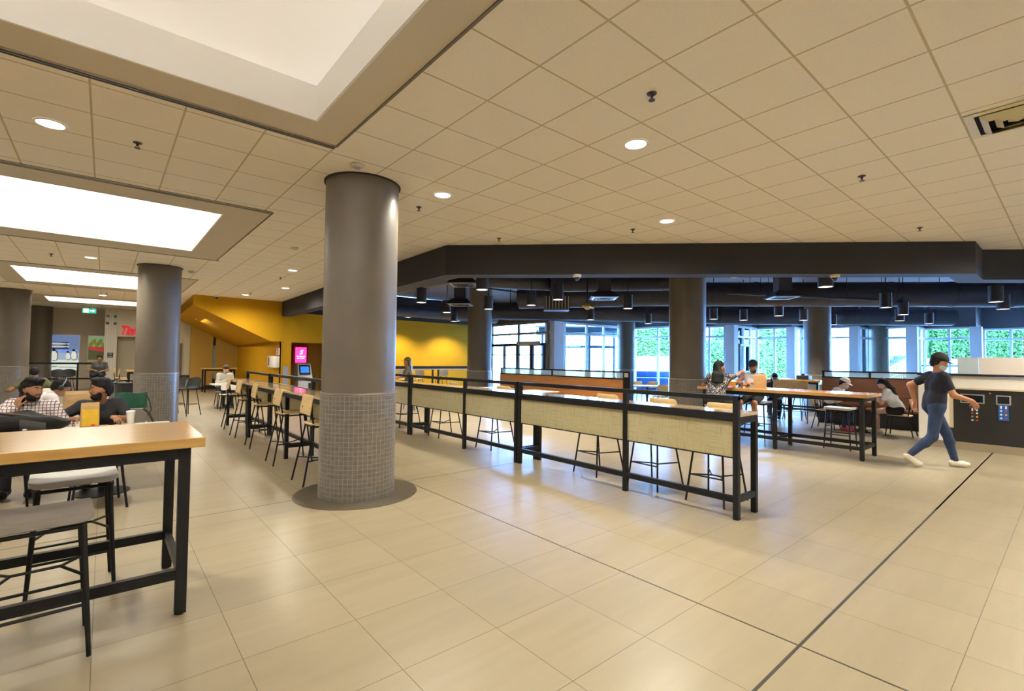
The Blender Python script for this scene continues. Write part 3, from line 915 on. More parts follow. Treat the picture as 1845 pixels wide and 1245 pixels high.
# ------------------------------------------------------------------ oak bar tables
def bar_table(label, x0, x1, y0, y1, legs, h=1.07, th=0.055, low=((0.27, 0), ), along='x', leg_in=0.05):
    cx, cy = (x0 + x1) / 2, (y0 + y1) / 2
    t = thing('bar_table', label, 'table', (cx, cy, 0))
    MB().box((0, 0, h - th / 2), (x1 - x0, y1 - y0, th), bev=0.004).build('table_top', 'oak' if along == 'x' else 'oak_y', t, smooth=False)
    s = 0.06
    for x, y in legs:
        MB().box((x - cx, y - cy, 0.01 + (h - th - 0.01) / 2), (s, s, h - th - 0.01), bev=0.003).lathe([(0.02, 0), (0.02, 0.012)], (x - cx, y - cy, 0), 12).build('leg', 'black', t, smooth=False)
    X = sorted({x for x, y in legs})
    Y = sorted({y for x, y in legs})
    ap, lo = MB(), MB()
    za = h - th - 0.035
    for y in (Y[0], Y[-1]):
        ap.box(((X[0] + X[-1]) / 2 - cx, y - cy, za), (X[-1] - X[0], s - 0.01, 0.07))
    for x in (X[0], X[-1]):
        ap.box((x - cx, (Y[0] + Y[-1]) / 2 - cy, za), (s - 0.01, Y[-1] - Y[0], 0.07))
    if along == 'x':
        for y in (Y[0], Y[-1]):
            lo.box(((X[0] + X[-1]) / 2 - cx, y - cy, 0.25), (X[-1] - X[0], s - 0.02, 0.06))
        for x in X:
            lo.box((x - cx, (Y[0] + Y[-1]) / 2 - cy, 0.25), (s - 0.02, Y[-1] - Y[0], 0.05))
    else:
        for x in (X[0], X[-1]):
            lo.box((x - cx, (Y[0] + Y[-1]) / 2 - cy, 0.20), (s - 0.02, Y[-1] - Y[0], 0.06))
        for y in Y:
            lo.box(((X[0] + X[-1]) / 2 - cx, y - cy, 0.20), (X[-1] - X[0], s - 0.02, 0.05))
    ap.build('apron', 'black', t, smooth=False)
    lo.build('foot_rail', 'black', t, smooth=False)
    return t
M['oak_y'] = wood_mat('oak_top_lengthwise', (0.40, 0.20, 0.06), (0.52, 0.28, 0.09), 0.22, (12, 1.0, 12), 0.5)
bt = bar_table('oak topped bar table in the left foreground on black square legs', -2.9, 0.50, 3.55, 4.50, [(0.40, 3.62), (0.40, 4.46), (-2.75, 3.62), (-2.75, 4.46)], h=1.085, th=0.06)
hk = MB().tube([(1.36, -0.42, 0.995), (1.36, -0.42, 0.97)], 0.006, 8).tube([(1.30, -0.42, 0.985), (1.315, -0.42, 0.968), (1.345, -0.42, 0.966), (1.36, -0.42, 0.975), (1.375, -0.42, 0.966), (1.405, -0.42, 0.968), (1.42, -0.42, 0.985)], 0.006, 8)
hk.build('coat_hook', 'black', bt)
bar_table('long oak bar table at the right with a seated couple at its far end', 9.42, 10.28, 2.22, 5.15, [(9.50, 2.32), (10.22, 2.32), (9.50, 3.66), (10.22, 3.66), (9.50, 5.02), (10.22, 5.02)], h=1.09, th=0.055, along='y')
bar_table('small high table with oak top beside the narrow window under the stair', 3.3, 4.6, 24.6, 25.5, [(3.38, 24.7), (3.38, 25.4), (4.5, 24.7), (4.5, 25.4)], h=1.07)
p = at(1425, 690, 15)
bar_table('dark high table by the windows beside the dark column', p.x - 0.3, p.x + 0.9, p.y - 0.9, p.y + 0.7, [(p.x - .2, p.y - .8), (p.x + .8, p.y - .8), (p.x - .2, p.y + .6), (p.x + .8, p.y + .6)], h=1.09, along='y')
bx = at(1440, 676, 15.0)
tbx = thing('storage_box', 'dark box lying on the high table by the windows', 'box', (bx.x + 0.1, bx.y - 0.1, 1.09))
MB().box((0, 0, 0.06), (0.30, 0.34, 0.12), bev=0.01).build('body', 'blackplastic', tbx)
MB().box((0, 0.02, 0.15), (0.08, 0.08, 0.06), bev=0.01).build('knob', 'blackplastic', tbx)

# low pedestal tables
def pedestal_table(label, loc, w, d, group, top='laminate', h=0.74, rz=0.0, round_base=True):
    t = thing('pedestal_table', label, 'table', loc, rz, group)
    MB().box((0, 0, h - 0.015), (w, d, 0.03), bev=0.006).build('table_top', top, t, smooth=False)
    MB().tube([(0, 0, 0.02), (0, 0, h - 0.03)], 0.035, 14).build('pedestal', 'black', t)
    if round_base:
        MB().lathe([(0.26, 0), (0.26, 0.012), (0.06, 0.03), (0, 0.03)], n=28).build('base', 'black', t)
    else:
        MB().box((0, 0, 0.012), (w * 0.7, d * 0.7, 0.024)).box((0, 0, 0.3), (0.12, 0.12, 0.58)).build('base', 'black', t, smooth=False)
    return t
g = 'pale pedestal tables'
pedestal_table('low table with round black base where the two bearded men sit', (0.02, 7.35, 0), 1.3, 0.72, g)
pedestal_table('pale low table holding the large brown bag behind the bearded men', (-0.12, 9.9, 0), 0.9, 0.7, g)
pedestal_table('pale low table in front of the man in the beige sweater', (2.86, 17.15, 0), 0.7, 0.7, g)
pedestal_table('white table between the boy in the cap and the girl', (13.75, 3.35, 0), 0.72, 0.62, g, round_base=False)
pt = at(895, 699, 14.5)
pedestal_table('white low table behind the right counter, left of two by the orange bench', (pt.x, pt.y, 0), 0.72, 1.0, g)
pt = at(968, 706, 13.3)
pedestal_table('white low table behind the right counter, right of two by the orange bench', (pt.x, pt.y, 0), 0.72, 1.0, g)
pt = at(1166, 694, 17)
pedestal_table('long white table left of the wide grey column', (pt.x, pt.y, 0), 1.3, 0.8, g, rz=-0.9)
for k, (px, d, rz, lab) in enumerate(((1152, 18.2, 2.6, 'wooden chair behind the long white table, left of two'), (1181, 18.0, 2.6, 'wooden chair behind the long white table, right of two'),
                                      (1191, 15.9, -0.6, 'wooden chair in front of the long white table by the wide column'))):
    p = at(px, 690, d)
    make_chair(lab, (p.x, p.y, 0), rz, 'wooden chairs at the long white table', 'bench_ply', 'bench_ply') if False else make_chair(lab, (p.x, p.y, 0), rz, 'wooden chairs at the long white table')
make_chair('plywood chair behind the boy in the white cap', (13.55, 4.02, 0), math.pi, 'plywood chairs by the walnut bench')
make_chair('plywood chair under the girl in the white shirt', (13.62, 2.62, 0), 0.0, 'plywood chairs by the walnut bench')
g = 'chairs around the low table on the left'
M['wicker'] = brick_mat('woven_check_seat', (0.55, 0.42, 0.24), (0.40, 0.28, 0.13), (0.10, 0.06, 0.03), 0.035, 0.03, 0.005, rough=0.6)
make_chair('chair with checked woven seat behind the oak bar table, right one', (-0.02, 6.72, 0), 0.1, g, 'wicker')
make_chair('chair with checked woven seat behind the oak bar table, left one', (-0.72, 6.75, 0), 0.2, g, 'wicker')
make_chair('chair under the man in the black T-shirt', (0.02, 8.12, 0), math.pi, g)
make_chair('chair under the man on the phone', (-0.66, 8.1, 0), math.pi, g)
make_chair('pale chair carrying the green jacket', (0.36, 10.35, 0), math.pi + 0.1, 'chairs at the brown bag table', 'laminate', 'laminate')
make_chair('chair under the person in the white shirt with headphones', (-0.86, 10.12, 0), -1.3, 'chairs at the brown bag table')
make_chair('white backed chair behind the person in the green shirt', (-1.06, 15.1, 0), 0.0, None, 'laminate', 'laminate')
make_chair('pale backed chair under the man in the beige sweater', (2.95, 17.75, 0), math.pi, None, 'laminate', 'laminate')
make_chair('empty pale chair this side of the man in the beige sweater', (2.84, 16.5, 0), 0.0, None, 'laminate', 'laminate')
pedestal_table('dark topped table half hidden behind the walking man', (14.35, 1.80, 0), 0.6, 0.6, 'pale pedestal tables', 'blackplastic')
make_chair('wooden backed chair half hidden behind the walking man', (13.75, 1.82, 0), -PI / 2, 'plywood chairs by the walnut bench')

# kiosk side: high table with plywood stools and grey bins
p = at(243, 680, 17.0)
bar_table('high table with pale top half hidden behind the left column', p.x - 0.25, p.x + 1.1, p.y - 0.5, p.y + 0.5, [(p.x - .18, p.y - .42), (p.x + 1.0, p.y - .42), (p.x - .18, p.y + .42), (p.x + 1.0, p.y + .42)], h=1.07)
for px, d, lab in ((217, 17.6, 'plywood backed stool left of the half hidden high table, farther one'), (227, 16.7, 'plywood backed stool left of the half hidden high table, nearer one')):
    p = at(px, 690, d)
    dup(st0, (p.x, p.y, 0), -math.pi / 2, lab, 'plywood stools by the shop pillar')
for px, d, lab in ((215, 13.6, 'grey lidded bin left of two behind the bearded man'), (228, 13.4, 'dark grey lidded bin right of two behind the bearded man')):
    p = at(px, 705, d)
    t = thing('waste_bin', lab, 'bin', (p.x, p.y, 0), 0.3, 'bins near the shop pillar')
    MB().hull([(-.13, -.13, 0), (.13, -.13, 0), (.13, .13, 0), (-.13, .13, 0)], [(-.16, -.16, .78), (.16, -.16, .78), (.16, .16, .78), (-.16, .16, .78)]).build('bin_body', mat('bin_grey', (.16, .15, .14), .4, .3) if '215' in str(px) else 'blackplastic', t, smooth=False)
    MB().box((0, 0, .80), (.34, .34, .05), bev=.015).build('lid', 'blackplastic', t)

# ------------------------------------------------------------------ benches with screens
def bench(label, x, y0, y1, zt, wood, posts, faces=-1, sc=.22):
    zw = zt - sc
    cy = (y0 + y1) / 2
    t = thing('booth_bench', label, 'bench', (x, cy, 0))
    L = y1 - y0
    MB().box((0, 0, (zw + .32) / 2), (0.05, L, zw - .32)).box((faces * 0.03, 0, 0.62), (0.02, L - 0.02, 0.24)).box((faces * 0.03, 0, (.76 + zw - .01) / 2), (0.02, L - 0.02, zw - .77)).build('back', wood, t, smooth=False)
    MB().box((faces * 0.25, 0, 0.44), (0.46, L - 0.02, 0.05), bev=0.01).build('seat', wood, t, smooth=False)
    MB().box((faces * 0.22, 0, 0.21), (0.36, L - 0.06, 0.42)).build('base', 'blackplastic', t, smooth=False)
    MB().box((0, 0, zt - 0.02), (0.06, L, 0.04)).box((0, 0, zw + .015), (0.06, L, 0.03)).build('screen_rail', 'black', t, smooth=False)
    ps = sorted(posts)
    for p in ps:
        MB().box((0, p * L - L / 2, (zw + zt) / 2), (0.058, 0.05, zt - zw)).build('screen_post', 'black', t, smooth=False)
    for a, b in zip(ps, ps[1:]):
        MB().box((0, (a + b) / 2 * L - L / 2, (zw + .03 + zt - 0.04) / 2), (0.012, (b - a) * L - 0.05, zt - 0.07 - zw)).build('woven_panel', 'woven_w', t, smooth=False)
    return t
M['woven_w'] = fabric_mat('frosted_weave', (.62, .66, .64), (.85, .88, .86), .25)
bl = bench('orange wooden booth bench with a frosted screen behind the right counter', 10.55, 7.75, 13.05, 1.32, 'bench_wood', (0.01, 0.52, 0.99))
MB().box((0, -2.70, 0.66), (0.16, 0.22, 1.32), bev=0.005).build('end_post', 'black', bl, smooth=False)
MB().box((-0.082, -2.70, 1.22), (0.004, 0.12, 0.11)).build('paper_notice', 'paper_w', bl, smooth=False)
bench('dark walnut booth bench with a frosted screen at the right', 15.2, 1.2, 4.62, 1.40, 'bench_dark', (0.01, 0.35, 0.68, 0.99), sc=.19)

# ------------------------------------------------------------------ waste station
WX = 12.4
t = thing('waste_station', 'long black and white waste sorting counter at the right edge', 'waste station', (WX, 0.2, 0))
yl = 2.08 - 0.2
MB().box((0.35, yl - 1.85, 0.07), (0.70, 3.7, 0.14)).build('plinth', mat('plinth_tan', (0.33, 0.27, 0.19), 0.4, 0.3), t, smooth=False)
MB().box((0.35, yl - 2.05, 0.64), (0.62, 3.24, 1.02)).build('cabinet', mat('black_laminate', (0.012, 0.011, 0.011), 0.35), t, smooth=False)
MB().box((0.33, yl - 0.225, 0.77), (0.72, 0.45, 1.26)).build('end_panel', 'laminate', t, smooth=False)
MB().box((0.02, yl - 0.47, 0.9), (0.06, 0.07, 1.0)).box((0.0, yl - 2.1, 1.15), (0.05, 3.2, 0.03)).build('pale_edge', mat('edge_maple', (0.55, 0.44, 0.29), 0.4), t, smooth=False)
MB().box((0.03, yl - 2.1, 1.275), (0.06, 3.2, 0.22)).build('fascia', 'laminate', t, smooth=False)
MB().box((0.33, yl - 1.85, 1.405), (0.76, 3.72, 0.035)).build('counter_top', 'black', t, smooth=False)
for (a, b) in ((1.16, 1.46), (0.82, 0.98)):
    y = (a + b) / 2 - 0.2
    MB().box((0.032, y, 0.965), (0.01, b - a + 0.03, 0.17)).build('opening_frame', 'steel', t, smooth=False)
    MB().box((0.028, y, 0.965), (0.012, b - a - 0.01, 0.13)).build('bin_opening', 'screen_dark', t, smooth=False)
MB().tube([(0.03, 1.07 - 0.2, 1.08), (0.02, 1.07 - 0.2, 1.08)], 0.012, 12).build('lock', 'steel', t)
def sorting_sign(lab, y, z, base, dots):
    s = thing('sorting_sign', lab, 'sign', (WX + 0.032, y, z), 0, 'sorting signs on the waste station')
    MB().box((-0.003, 0, 0), (0.006, 0.13, 0.28)).build('sign_plate', base, s, smooth=False)
    k = 0
    for r in range(4):
        for c in (-0.032, 0.032):
            MB().box((-0.008, c, 0.10 - 0.066 * r), (0.004, 0.028 if r else 0.02, 0.028 if r else 0.05), bev=0.001).build('pictogram', dots[k % len(dots)], s, smooth=False)
            k += 1
M['blue_sign'] = mat('blue_sign', (0.01, 0.10, 0.42), 0.4)
M['green_dot'] = mat('green_dot', (0.10, 0.32, 0.05), 0.5)
M['yellow_dot'] = mat('yellow_dot', (0.7, 0.45, 0.03), 0.5)
sorting_sign('blue recycling pictogram sign below the right bin opening', 0.90, 0.735, 'blue_sign', ['paper_w', 'paper_w', 'red', 'paper_w', 'yellow_dot', 'paper_w', 'red', 'paper_w'])
sorting_sign('dark pictogram sign with coloured dots below the left bin opening', 1.28, 0.665, 'blackplastic', ['paper_w', 'paper_w', 'paper_w', 'red', 'yellow_dot', 'green_dot', 'red', 'paper_w'])
t = thing('privacy_screen', 'pale pink screen board standing on the waste station', 'screen', (WX + 0.4, 0.80, 1.4225))
MB().box((0, 0.0, 0.16), (0.05, 0.88, 0.32)).build('board', mat('pink_board', (0.86, 0.76, 0.70), 0.5), t, smooth=False)
MB().box((0, 0.60, 0.16), (0.05, 0.30, 0.32)).build('blue_board', mat('blue_board', (0.62, 0.72, 0.78), 0.5), t, smooth=False)

# ------------------------------------------------------------------ small things on tables
def paper_bag(label, loc, w, d, h, rz, yellow=False, pm='paper'):
    t = thing('paper_bag', label, 'bag', loc, rz)
    m = MB()
    def ring(z, k, ins):
        return [(-w / 2 * k, -d / 2 * k + ins, z), (0, -d / 2 * k + ins * 1.5, z + 0.004), (w / 2 * k, -d / 2 * k + ins, z), (w / 2 * k - ins * .8, 0, z - .002), (w / 2 * k, d / 2 * k - ins, z), (0, d / 2 * k - ins * 1.5, z + 0.003), (-w / 2 * k, d / 2 * k - ins, z), (-w / 2 * k + ins * .8, 0, z - .002)]
    zs = [(0, 1, 0), (h * .3, 1.01, .004), (h * .6, .99, .012), (h * .85, .98, d * .15), (h, .96, d * .26)]
    rs = [[m.bm.verts.new(p) for p in ring(*z)] for z in zs]
    for a, b in zip(rs, rs[1:]):
        for k in range(8):
            m.bm.faces.new((a[k], a[(k + 1) % 8], b[(k + 1) % 8], b[k]))
    m.bm.faces.new(rs[0][::-1])
    m.bm.faces.new(rs[-1])
    m.build('bag_body', pm, t, smooth=False)
    if yellow:
        MB().grid(lambda u, v: Vector(((u - .5) * w * .88, -d / 2 - .004 + v * .016, .05 * h + v * h * .70)), 6, 8, .002).build('yellow_print', 'paper_y', t, smooth=False)
        MB().box((w * .15, -d / 2 - .006, h * .10), (w * .22, .003, h * .06)).build('red_print', 'red', t, smooth=False)
    return t
paper_bag('small kraft paper bag with yellow print in front of the man in the black T-shirt', (-0.11, 7.55, 0.74), 0.165, 0.11, 0.285, 0.08, True)
bg2 = paper_bag('large crumpled brown paper bag behind the bearded men', (-0.27, 9.75, 0.74), 0.34, 0.20, 0.30, 0.15)
for (x, z, w) in ((.06, .16, .07), (-.02, .10, .05), (.10, .08, .05)):
    MB().box((x, -.113, z), (w, .003, .03), rz=.1).build('red_print', 'red', bg2, smooth=False)
pb = at(1365, 700, 10.1)
paper_bag('brown paper bag standing in front of the man in the cap', (10.05, 4.15, 1.09), 0.22, 0.14, 0.27, math.pi / 2 + .3, pm='paper_shaded')
def cup(label, loc, r, h, material, lid=True, name='paper_cup'):
    t = thing(name, label, 'cup', loc)
    MB().lathe([(r * .75, 0), (r, h)], n=20).build('cup_body', material, t)
    if lid:
        MB().lathe([(r * 1.06, h - .004), (r * 1.06, h + .008), (r * .85, h + .014), (0, h + .014)], n=20).build('lid', 'paper_w', t)
    return t
cup('white paper cup with lid on the low table beside the man in the black T-shirt', (0.27, 7.62, 0.74), 0.045, 0.15, 'paper_w')
t = thing('fries_carton', 'yellow food carton on the long oak table between the couple', 'food carton', (9.72, 4.55, 1.09), 0.4)
MB().hull([(-.07, -.05, 0), (.07, -.05, 0), (.07, .05, 0), (-.07, .05, 0)], [(-.10, -.07, .115), (.10, -.07, .125), (.10, .07, .12), (-.10, .07, .115)]).build('carton', 'paper_y', t, smooth=False)
MB().sphere((-.05, 0, .12), (.05, .05, .025)).sphere((.05, .01, .125), (.05, .05, .022)).build('napkin', 'paper_w', t)
t = thing('food_tray', 'white food tray with red sauce beside the floral-shirted woman', 'food tray', (9.58, 4.55, 1.09), 0.2)
MB().box((0, -.02, .012), (.17, .24, .024), bev=.006).build('tray', 'paper_w', t)
MB().sphere((0, -.02, .03), (.05, .08, .015)).build('food', 'red', t)
t = thing('burger_pile', 'brown fried food pile beside the paper bag on the oak table', 'food', (9.98, 4.42, 1.09))
mm = MB()
for k in range(7):
    a = k * 0.9
    mm.sphere((.06 * math.cos(a), .06 * math.sin(a), .035 + .02 * (k % 3)), (.05, .04, .03))
mm.build('food', mat('fried_brown', (.34, .12, .05), .6, noise=.3, nscale=30), t)
t = thing('salt_shaker', 'small white sauce cup in front of the food on the oak table', 'cup', (9.5, 4.22, 1.09))
MB().lathe([(.018, 0), (.028, .04), (.02, .04)], n=14).build('cup_body', 'paper_w', t)
t = thing('notebook', 'open white notebook between the boy and the girl', 'notebook', (13.66, 3.12, 0.74), 0.1)
MB().box((-.105, 0, .006), (.21, .28, .012)).box((.105, 0, .006), (.21, .28, .012)).build('pages', 'paper_w', t, smooth=False)
# papers on the low table and the near table
t = thing('paper_sheet', 'white paper sheet on the low table right of the paper bag', 'paper', (0.33, 7.32, 0.74), .2)
MB().box((0, 0, .002), (.28, .2, .004)).build('sheet', 'paper_w', t, smooth=False)
t = thing('food_wrapper', 'crumpled kraft wrapper beside the hand of the man in the black T-shirt', 'wrapper', (0.12, 7.38, 0.74), -.1)
MB().grid(lambda u, v: Vector(((u - .5) * .28, (v - .5) * .12, .018 + .012 * math.sin(9 * u) * math.cos(7 * v))), 14, 8, .003).build('wrap', 'paper', t)
# green jacket over a chair back, with strap bag
t = thing('green_jacket', 'dark green jacket draped over the pale chair', 'jacket', (0.36, 10.2, 0))
def jk(u, v):
    x = (u - .5) * .56
    return Vector((x, -.02 + .07 * math.sin(v * math.pi) * (1 if v < .5 else 1) - .03 * (1 - abs(2 * u - 1)), .98 - .36 * v + .015 * math.sin(9 * u)))
MB().grid(lambda u, v: Vector(((u - .5) * .42, -.05 - .03 * math.sin(u * 9) * v, .97 - .26 * v + .012 * math.sin(7 * u))), 16, 10, .03).build('cloth', mat('green_cloth', (.01, .085, .05), .75, noise=.25, nscale=12), t)
MB().tube([(.20, -.06, .93), (.25, -.08, .8), (.27, -.08, .68), (.22, -.07, .58)], .008, 8).build('strap', 'blackplastic', t)
t = thing('shoulder_bag', 'grey shoulder bag with dark strap hanging behind the man in the black T-shirt', 'bag', (0.42, 9.75, 0))
MB().hull([(-.16, -.06, .42), (.12, -.06, .42), (.12, .06, .42), (-.16, .06, .42)], [(-.14, -.05, .74), (.10, -.05, .74), (.10, .05, .74), (-.14, .05, .74)]).build('bag_body', mat('grey_bag', (.2, .19, .17), .7), t)
MB().tube([(.08, -.05, .74), (.16, -.07, .66), (.22, -.08, .5), (.24, -.08, .42)], .016, 8).build('strap', 'blackplastic', t)
MB().box((-.02, -.01, .21), (.05, .05, .42)).build('stand', 'blackplastic', t)
# black backpack on the low table
t = thing('backpack', 'black backpack lying in front of the man on the phone', 'backpack', (-0.66, 7.30, 0.74), .15)
def bp(u, v):
    a, b = u * 2 * math.pi, (v - .5) * math.pi
    ca, sa = math.copysign(abs(math.cos(a)) ** .6, math.cos(a)), math.copysign(abs(math.sin(a)) ** .6, math.sin(a))
    cb = abs(math.cos(b)) ** .7
    x, y, z = .40 * ca * cb, .17 * sa * cb, math.copysign(abs(math.sin(b)) ** .8, math.sin(b))
    lump = .018 * math.sin(13 * x + 5 * y) + .014 * math.sin(23 * x - 9 * y + 1) + .012 * math.sin(31 * y + 4 * x)
    top = .105 - .11 * x - .10 * max(0, x) + lump
    return Vector((x, y + .012 * math.sin(17 * x), .115 + (top if z > 0 else .11) * z))
MB().grid(bp, 36, 16).build('bag_body', mat('black_nylon', (.006, .0055, .0055), .65, bump=.5, nscale=14, spec=.2), t)
MB().grid(lambda u, v: Vector((-.02 + .20 * u, -.165 - .02 * math.sin(v * math.pi), .03 + .14 * v - .05 * u)), 8, 8, .02).build('front_pocket', 'blackplastic', t)
MB().tube([(-.34, -.13, .19), (-.2, -.10, .245), (0, -.11, .205), (.18, -.10, .14), (.30, -.06, .10)], .014, 8).build('strap', mat('brown_strap', (.04, .017, .012), .6), t)
MB().sphere((.02, -.19, .06), (.02, .006, .012)).build('badge', 'steel', t)
# ------------------------------------------------------------------ ceiling fixtures
def downlight(label, x, y, group='recessed ceiling downlights', power=370, r=0.10):
    t = thing('downlight', label, 'ceiling light', (x, y, CZ), 0, group)
    MB().lathe([(r + 0.018, -0.001), (r + 0.018, -0.008), (r, -0.010), (r - .006, -0.001)], n=32, caps=False).build('trim_ring', 'white', t)
    MB().lathe([(r, -0.004), (0.0, -0.004)], n=32).build('lens', 'lens', t)
    l = add_light('SPOT', 'lamp', (0, 0, -0.03), power, WARM, parent=t, spot_size=math.radians(165), spot_blend=0.9, shadow_soft_size=0.09)
    return t
for x, y, lab in ((-0.43, 5.98, 'round white downlight at the upper left, between the two nearest light wells'), (3.83, 2.72, 'round white downlight above the middle of the floor, largest right of the column'),
                  (3.22, 5.20, 'round white downlight just right of the top of the mosaic column'), (6.30, 3.92, 'round white downlight nearest the dark bulkhead'),
                  (-0.28, 13.69, 'small downlight above the far left column, between the second and third light wells'), (3.39, 12.19, 'small downlight left of the mosaic column, upper of two near each other'),
                  (4.12, 15.5, 'small downlight left of the mosaic column, lower of two near each other'), (3.57, 18.17, 'small downlight over the yellow stair fascia'), (-0.1, 22.09, 'tiny downlight above the exit sign')):
    downlight(lab, x, y)
for x, y in ((6.2, -0.4), (11.3, -1.2), (10.5, 0.05), (3.6, -1.2), (0.3, -1.8), (-3.5, -1.5), (-4.6, 5.9), (-4.6, 13.5), (-4.6, 21.5), (12.2, -2.0), (8.8, -2.6)):  # unseen lamps; those by the waste station are added to brighten it
    downlight('round white downlight in the part of the ceiling beyond the photo frame', x, y, 'downlights out of view')

def sprinkler(label, x, y):
    t = thing('sprinkler_head', label, 'sprinkler', (x, y, CZ), 0, 'ceiling sprinklers')
    MB().lathe([(0.038, -0.001), (0.036, -0.007), (0.014, -0.010), (0.010, -0.035), (0, -0.035)], n=20).build('escutcheon', 'spk', t)
    m = MB().lathe([(0.026, -0.056), (0.026, -0.053), (0, -0.053)], n=14)
    for s in (-1, 1):
        m.tube([(s * .008, 0, -.033), (s * .014, 0, -.043), (s * .004, 0, -.053)], 0.003, 6)
    m.build('deflector', mat('sprinkler_dark', (.05, .04, .03), .4, .6) if 'spk' not in M else M['spk'], t)
    return t
M['spk'] = mat('sprinkler_dark', (.05, .04, .03), .4, .6)
for x, y, lab in ((0.19, 5.94, 'sprinkler head right of the upper left downlight'), (3.19, 2.12, 'sprinkler head above the largest downlight'), (6.35, 1.53, 'sprinkler head at right, midway to the dark bulkhead'),
                  (9.4, 1.54, 'sprinkler head near the right end of the dark bulkhead'), (6.31, 4.53, 'sprinkler head left of the downlight nearest the bulkhead'), (5.11, 6.41, 'sprinkler head near the bent corner of the bulkhead'),
                  (3.24, 5.84, 'sprinkler head just below the downlight by the mosaic column'), (-0.9, 13.76, 'sprinkler head left of the downlight between second and third light wells'), (3.47, 13.53, 'small sprinkler head left of the mosaic column'),
                  (3.6, 17.5, 'tiny sprinkler head by the downlight over the stair fascia'), (0.0, 21.3, 'tiny sprinkler head by the exit sign')):
    sprinkler(lab, x, y)
for x, y, lab in ((2.02, 5.0, 'pale smoke detector in front of the mosaic column top'), (2.70, 9.62, 'flat pale smoke detector left of the mosaic column'), (1.58, 14.14, 'flat pale smoke detector right of the far left column')):
    t = thing('smoke_detector', lab, 'smoke detector', (x, y, CZ), 0, 'smoke detectors')
    MB().lathe([(0.07, -0.001), (0.07, -0.018), (0.055, -0.034), (0, -0.038)], n=28).build('cover', mat('detector_cream', (.6, .53, .4), .6), t)
    MB().lathe([(0.03, -0.034), (0.028, -0.046), (0, -0.048)], n=18).build('sensor_cap', 'trim', t)

# air vent at the right edge
t = thing('ceiling_vent', 'cream metal ceiling vent with black slots at the right edge', 'air vent', (5.74, 0.30, CZ))
M['vent_cream'] = mat('vent_cream', (.62, .55, .33), .5)
MB().box((0, 0, -.003), (.56, .56, .004)).build('backing', 'vent_black', t, smooth=False)
def sq(h, z):
    return [(-h, -h, z), (h, -h, z), (h, h, z), (-h, h, z)]
def vane(name, h0, z0, h1, z1):
    m = MB()
    a, b = sq(h0, z0), sq(h1, z1)
    for k in range(4):
        q = [a[k], a[(k + 1) % 4], b[(k + 1) % 4], b[k]]
        m.hull(q, [(x, y, z - .004) for x, y, z in q])
    m.build(name, 'vent_cream', t, smooth=False)
vane('frame', .305, -.004, .245, -.006)
vane('vane', .215, -.006, .165, -.045)
vane('vane', .135, -.006, .085, -.045)
vane('vane', .06, -.012, .001, -.045)

# exit sign
def text_mesh(name, body, size, material, parent, loc, rot, extrude=0.004, shear=0.0, align='CENTER', offset=0.0):
    cu = bpy.data.curves.new(name, 'FONT')
    cu.body = body
    cu.size = size
    cu.extrude = extrude
    cu.shear = shear
    cu.offset = offset
    cu.align_x = align
    cu.align_y = 'CENTER'
    o = bpy.data.objects.new(name + '_tmp', cu)
    COL.objects.link(o)
    bpy.context.view_layer.update()
    me = bpy.data.meshes.new_from_object(o.evaluated_get(bpy.context.evaluated_depsgraph_get()))
    bpy.data.objects.remove(o)
    bpy.data.curves.remove(cu)
    me.transform(Matrix.Translation(loc) @ Matrix.Rotation(rot[2], 4, 'Z') @ Matrix.Rotation(rot[0], 4, 'X'))
    return link_mesh(name, me, material, parent, smooth=False)

M['exit_green'] = mat('exit_green', (0.0, 0.28, 0.16), 0.4, emit=(0.0, 0.45, 0.25), estr=0.9)
M['exit_white'] = mat('exit_white', (0.85, 0.95, 0.9), 0.4, emit=(0.85, 1.0, 0.95), estr=1.2)
t = thing('exit_sign', 'green running man exit sign with right arrow hanging from the ceiling', 'exit sign', (-0.53, 26.6, CZ), -0.1)
MB().box((0, 0, -0.26), (0.44, 0.05, 0.20), bev=.005).build('sign_box', 'exit_green', t, smooth=False)
MB().tube([(-.1, 0, 0), (-.1, 0, -.16)], .008, 8).tube([(.1, 0, 0), (.1, 0, -.16)], .008, 8).build('hanger', 'white', t)
MB().box((-.10, -.028, -.26), (.16, .004, .15)).build('door_pictogram', 'exit_white', t, smooth=False)
m = MB().sphere((-.085, -.031, -.215), (.014, .003, .014)).bar((-.09, -.031, -.235), (-.115, -.031, -.28), .022, .003, up=(0, 1, 0)).bar((-.115, -.031, -.28), (-.15, -.031, -.305), .014, .003, up=(0, 1, 0)).bar((-.11, -.031, -.275), (-.075, -.031, -.30), .014, .003, up=(0, 1, 0)).bar((-.092, -.031, -.235), (-.05, -.031, -.25), .010, .003, up=(0, 1, 0)).bar((-.095, -.031, -.238), (-.14, -.031, -.245), .010, .003, up=(0, 1, 0))
m.build('running_figure', 'exit_green', t, smooth=False)
m = MB().box((.07, -.028, -.26), (.12, .004, .035))
m.hull([(.11, -.026, -.20), (.19, -.026, -.26), (.11, -.026, -.32)], [(.11, -.030, -.20), (.19, -.030, -.26), (.11, -.030, -.32)])
m.build('arrow', 'exit_white', t, smooth=False)

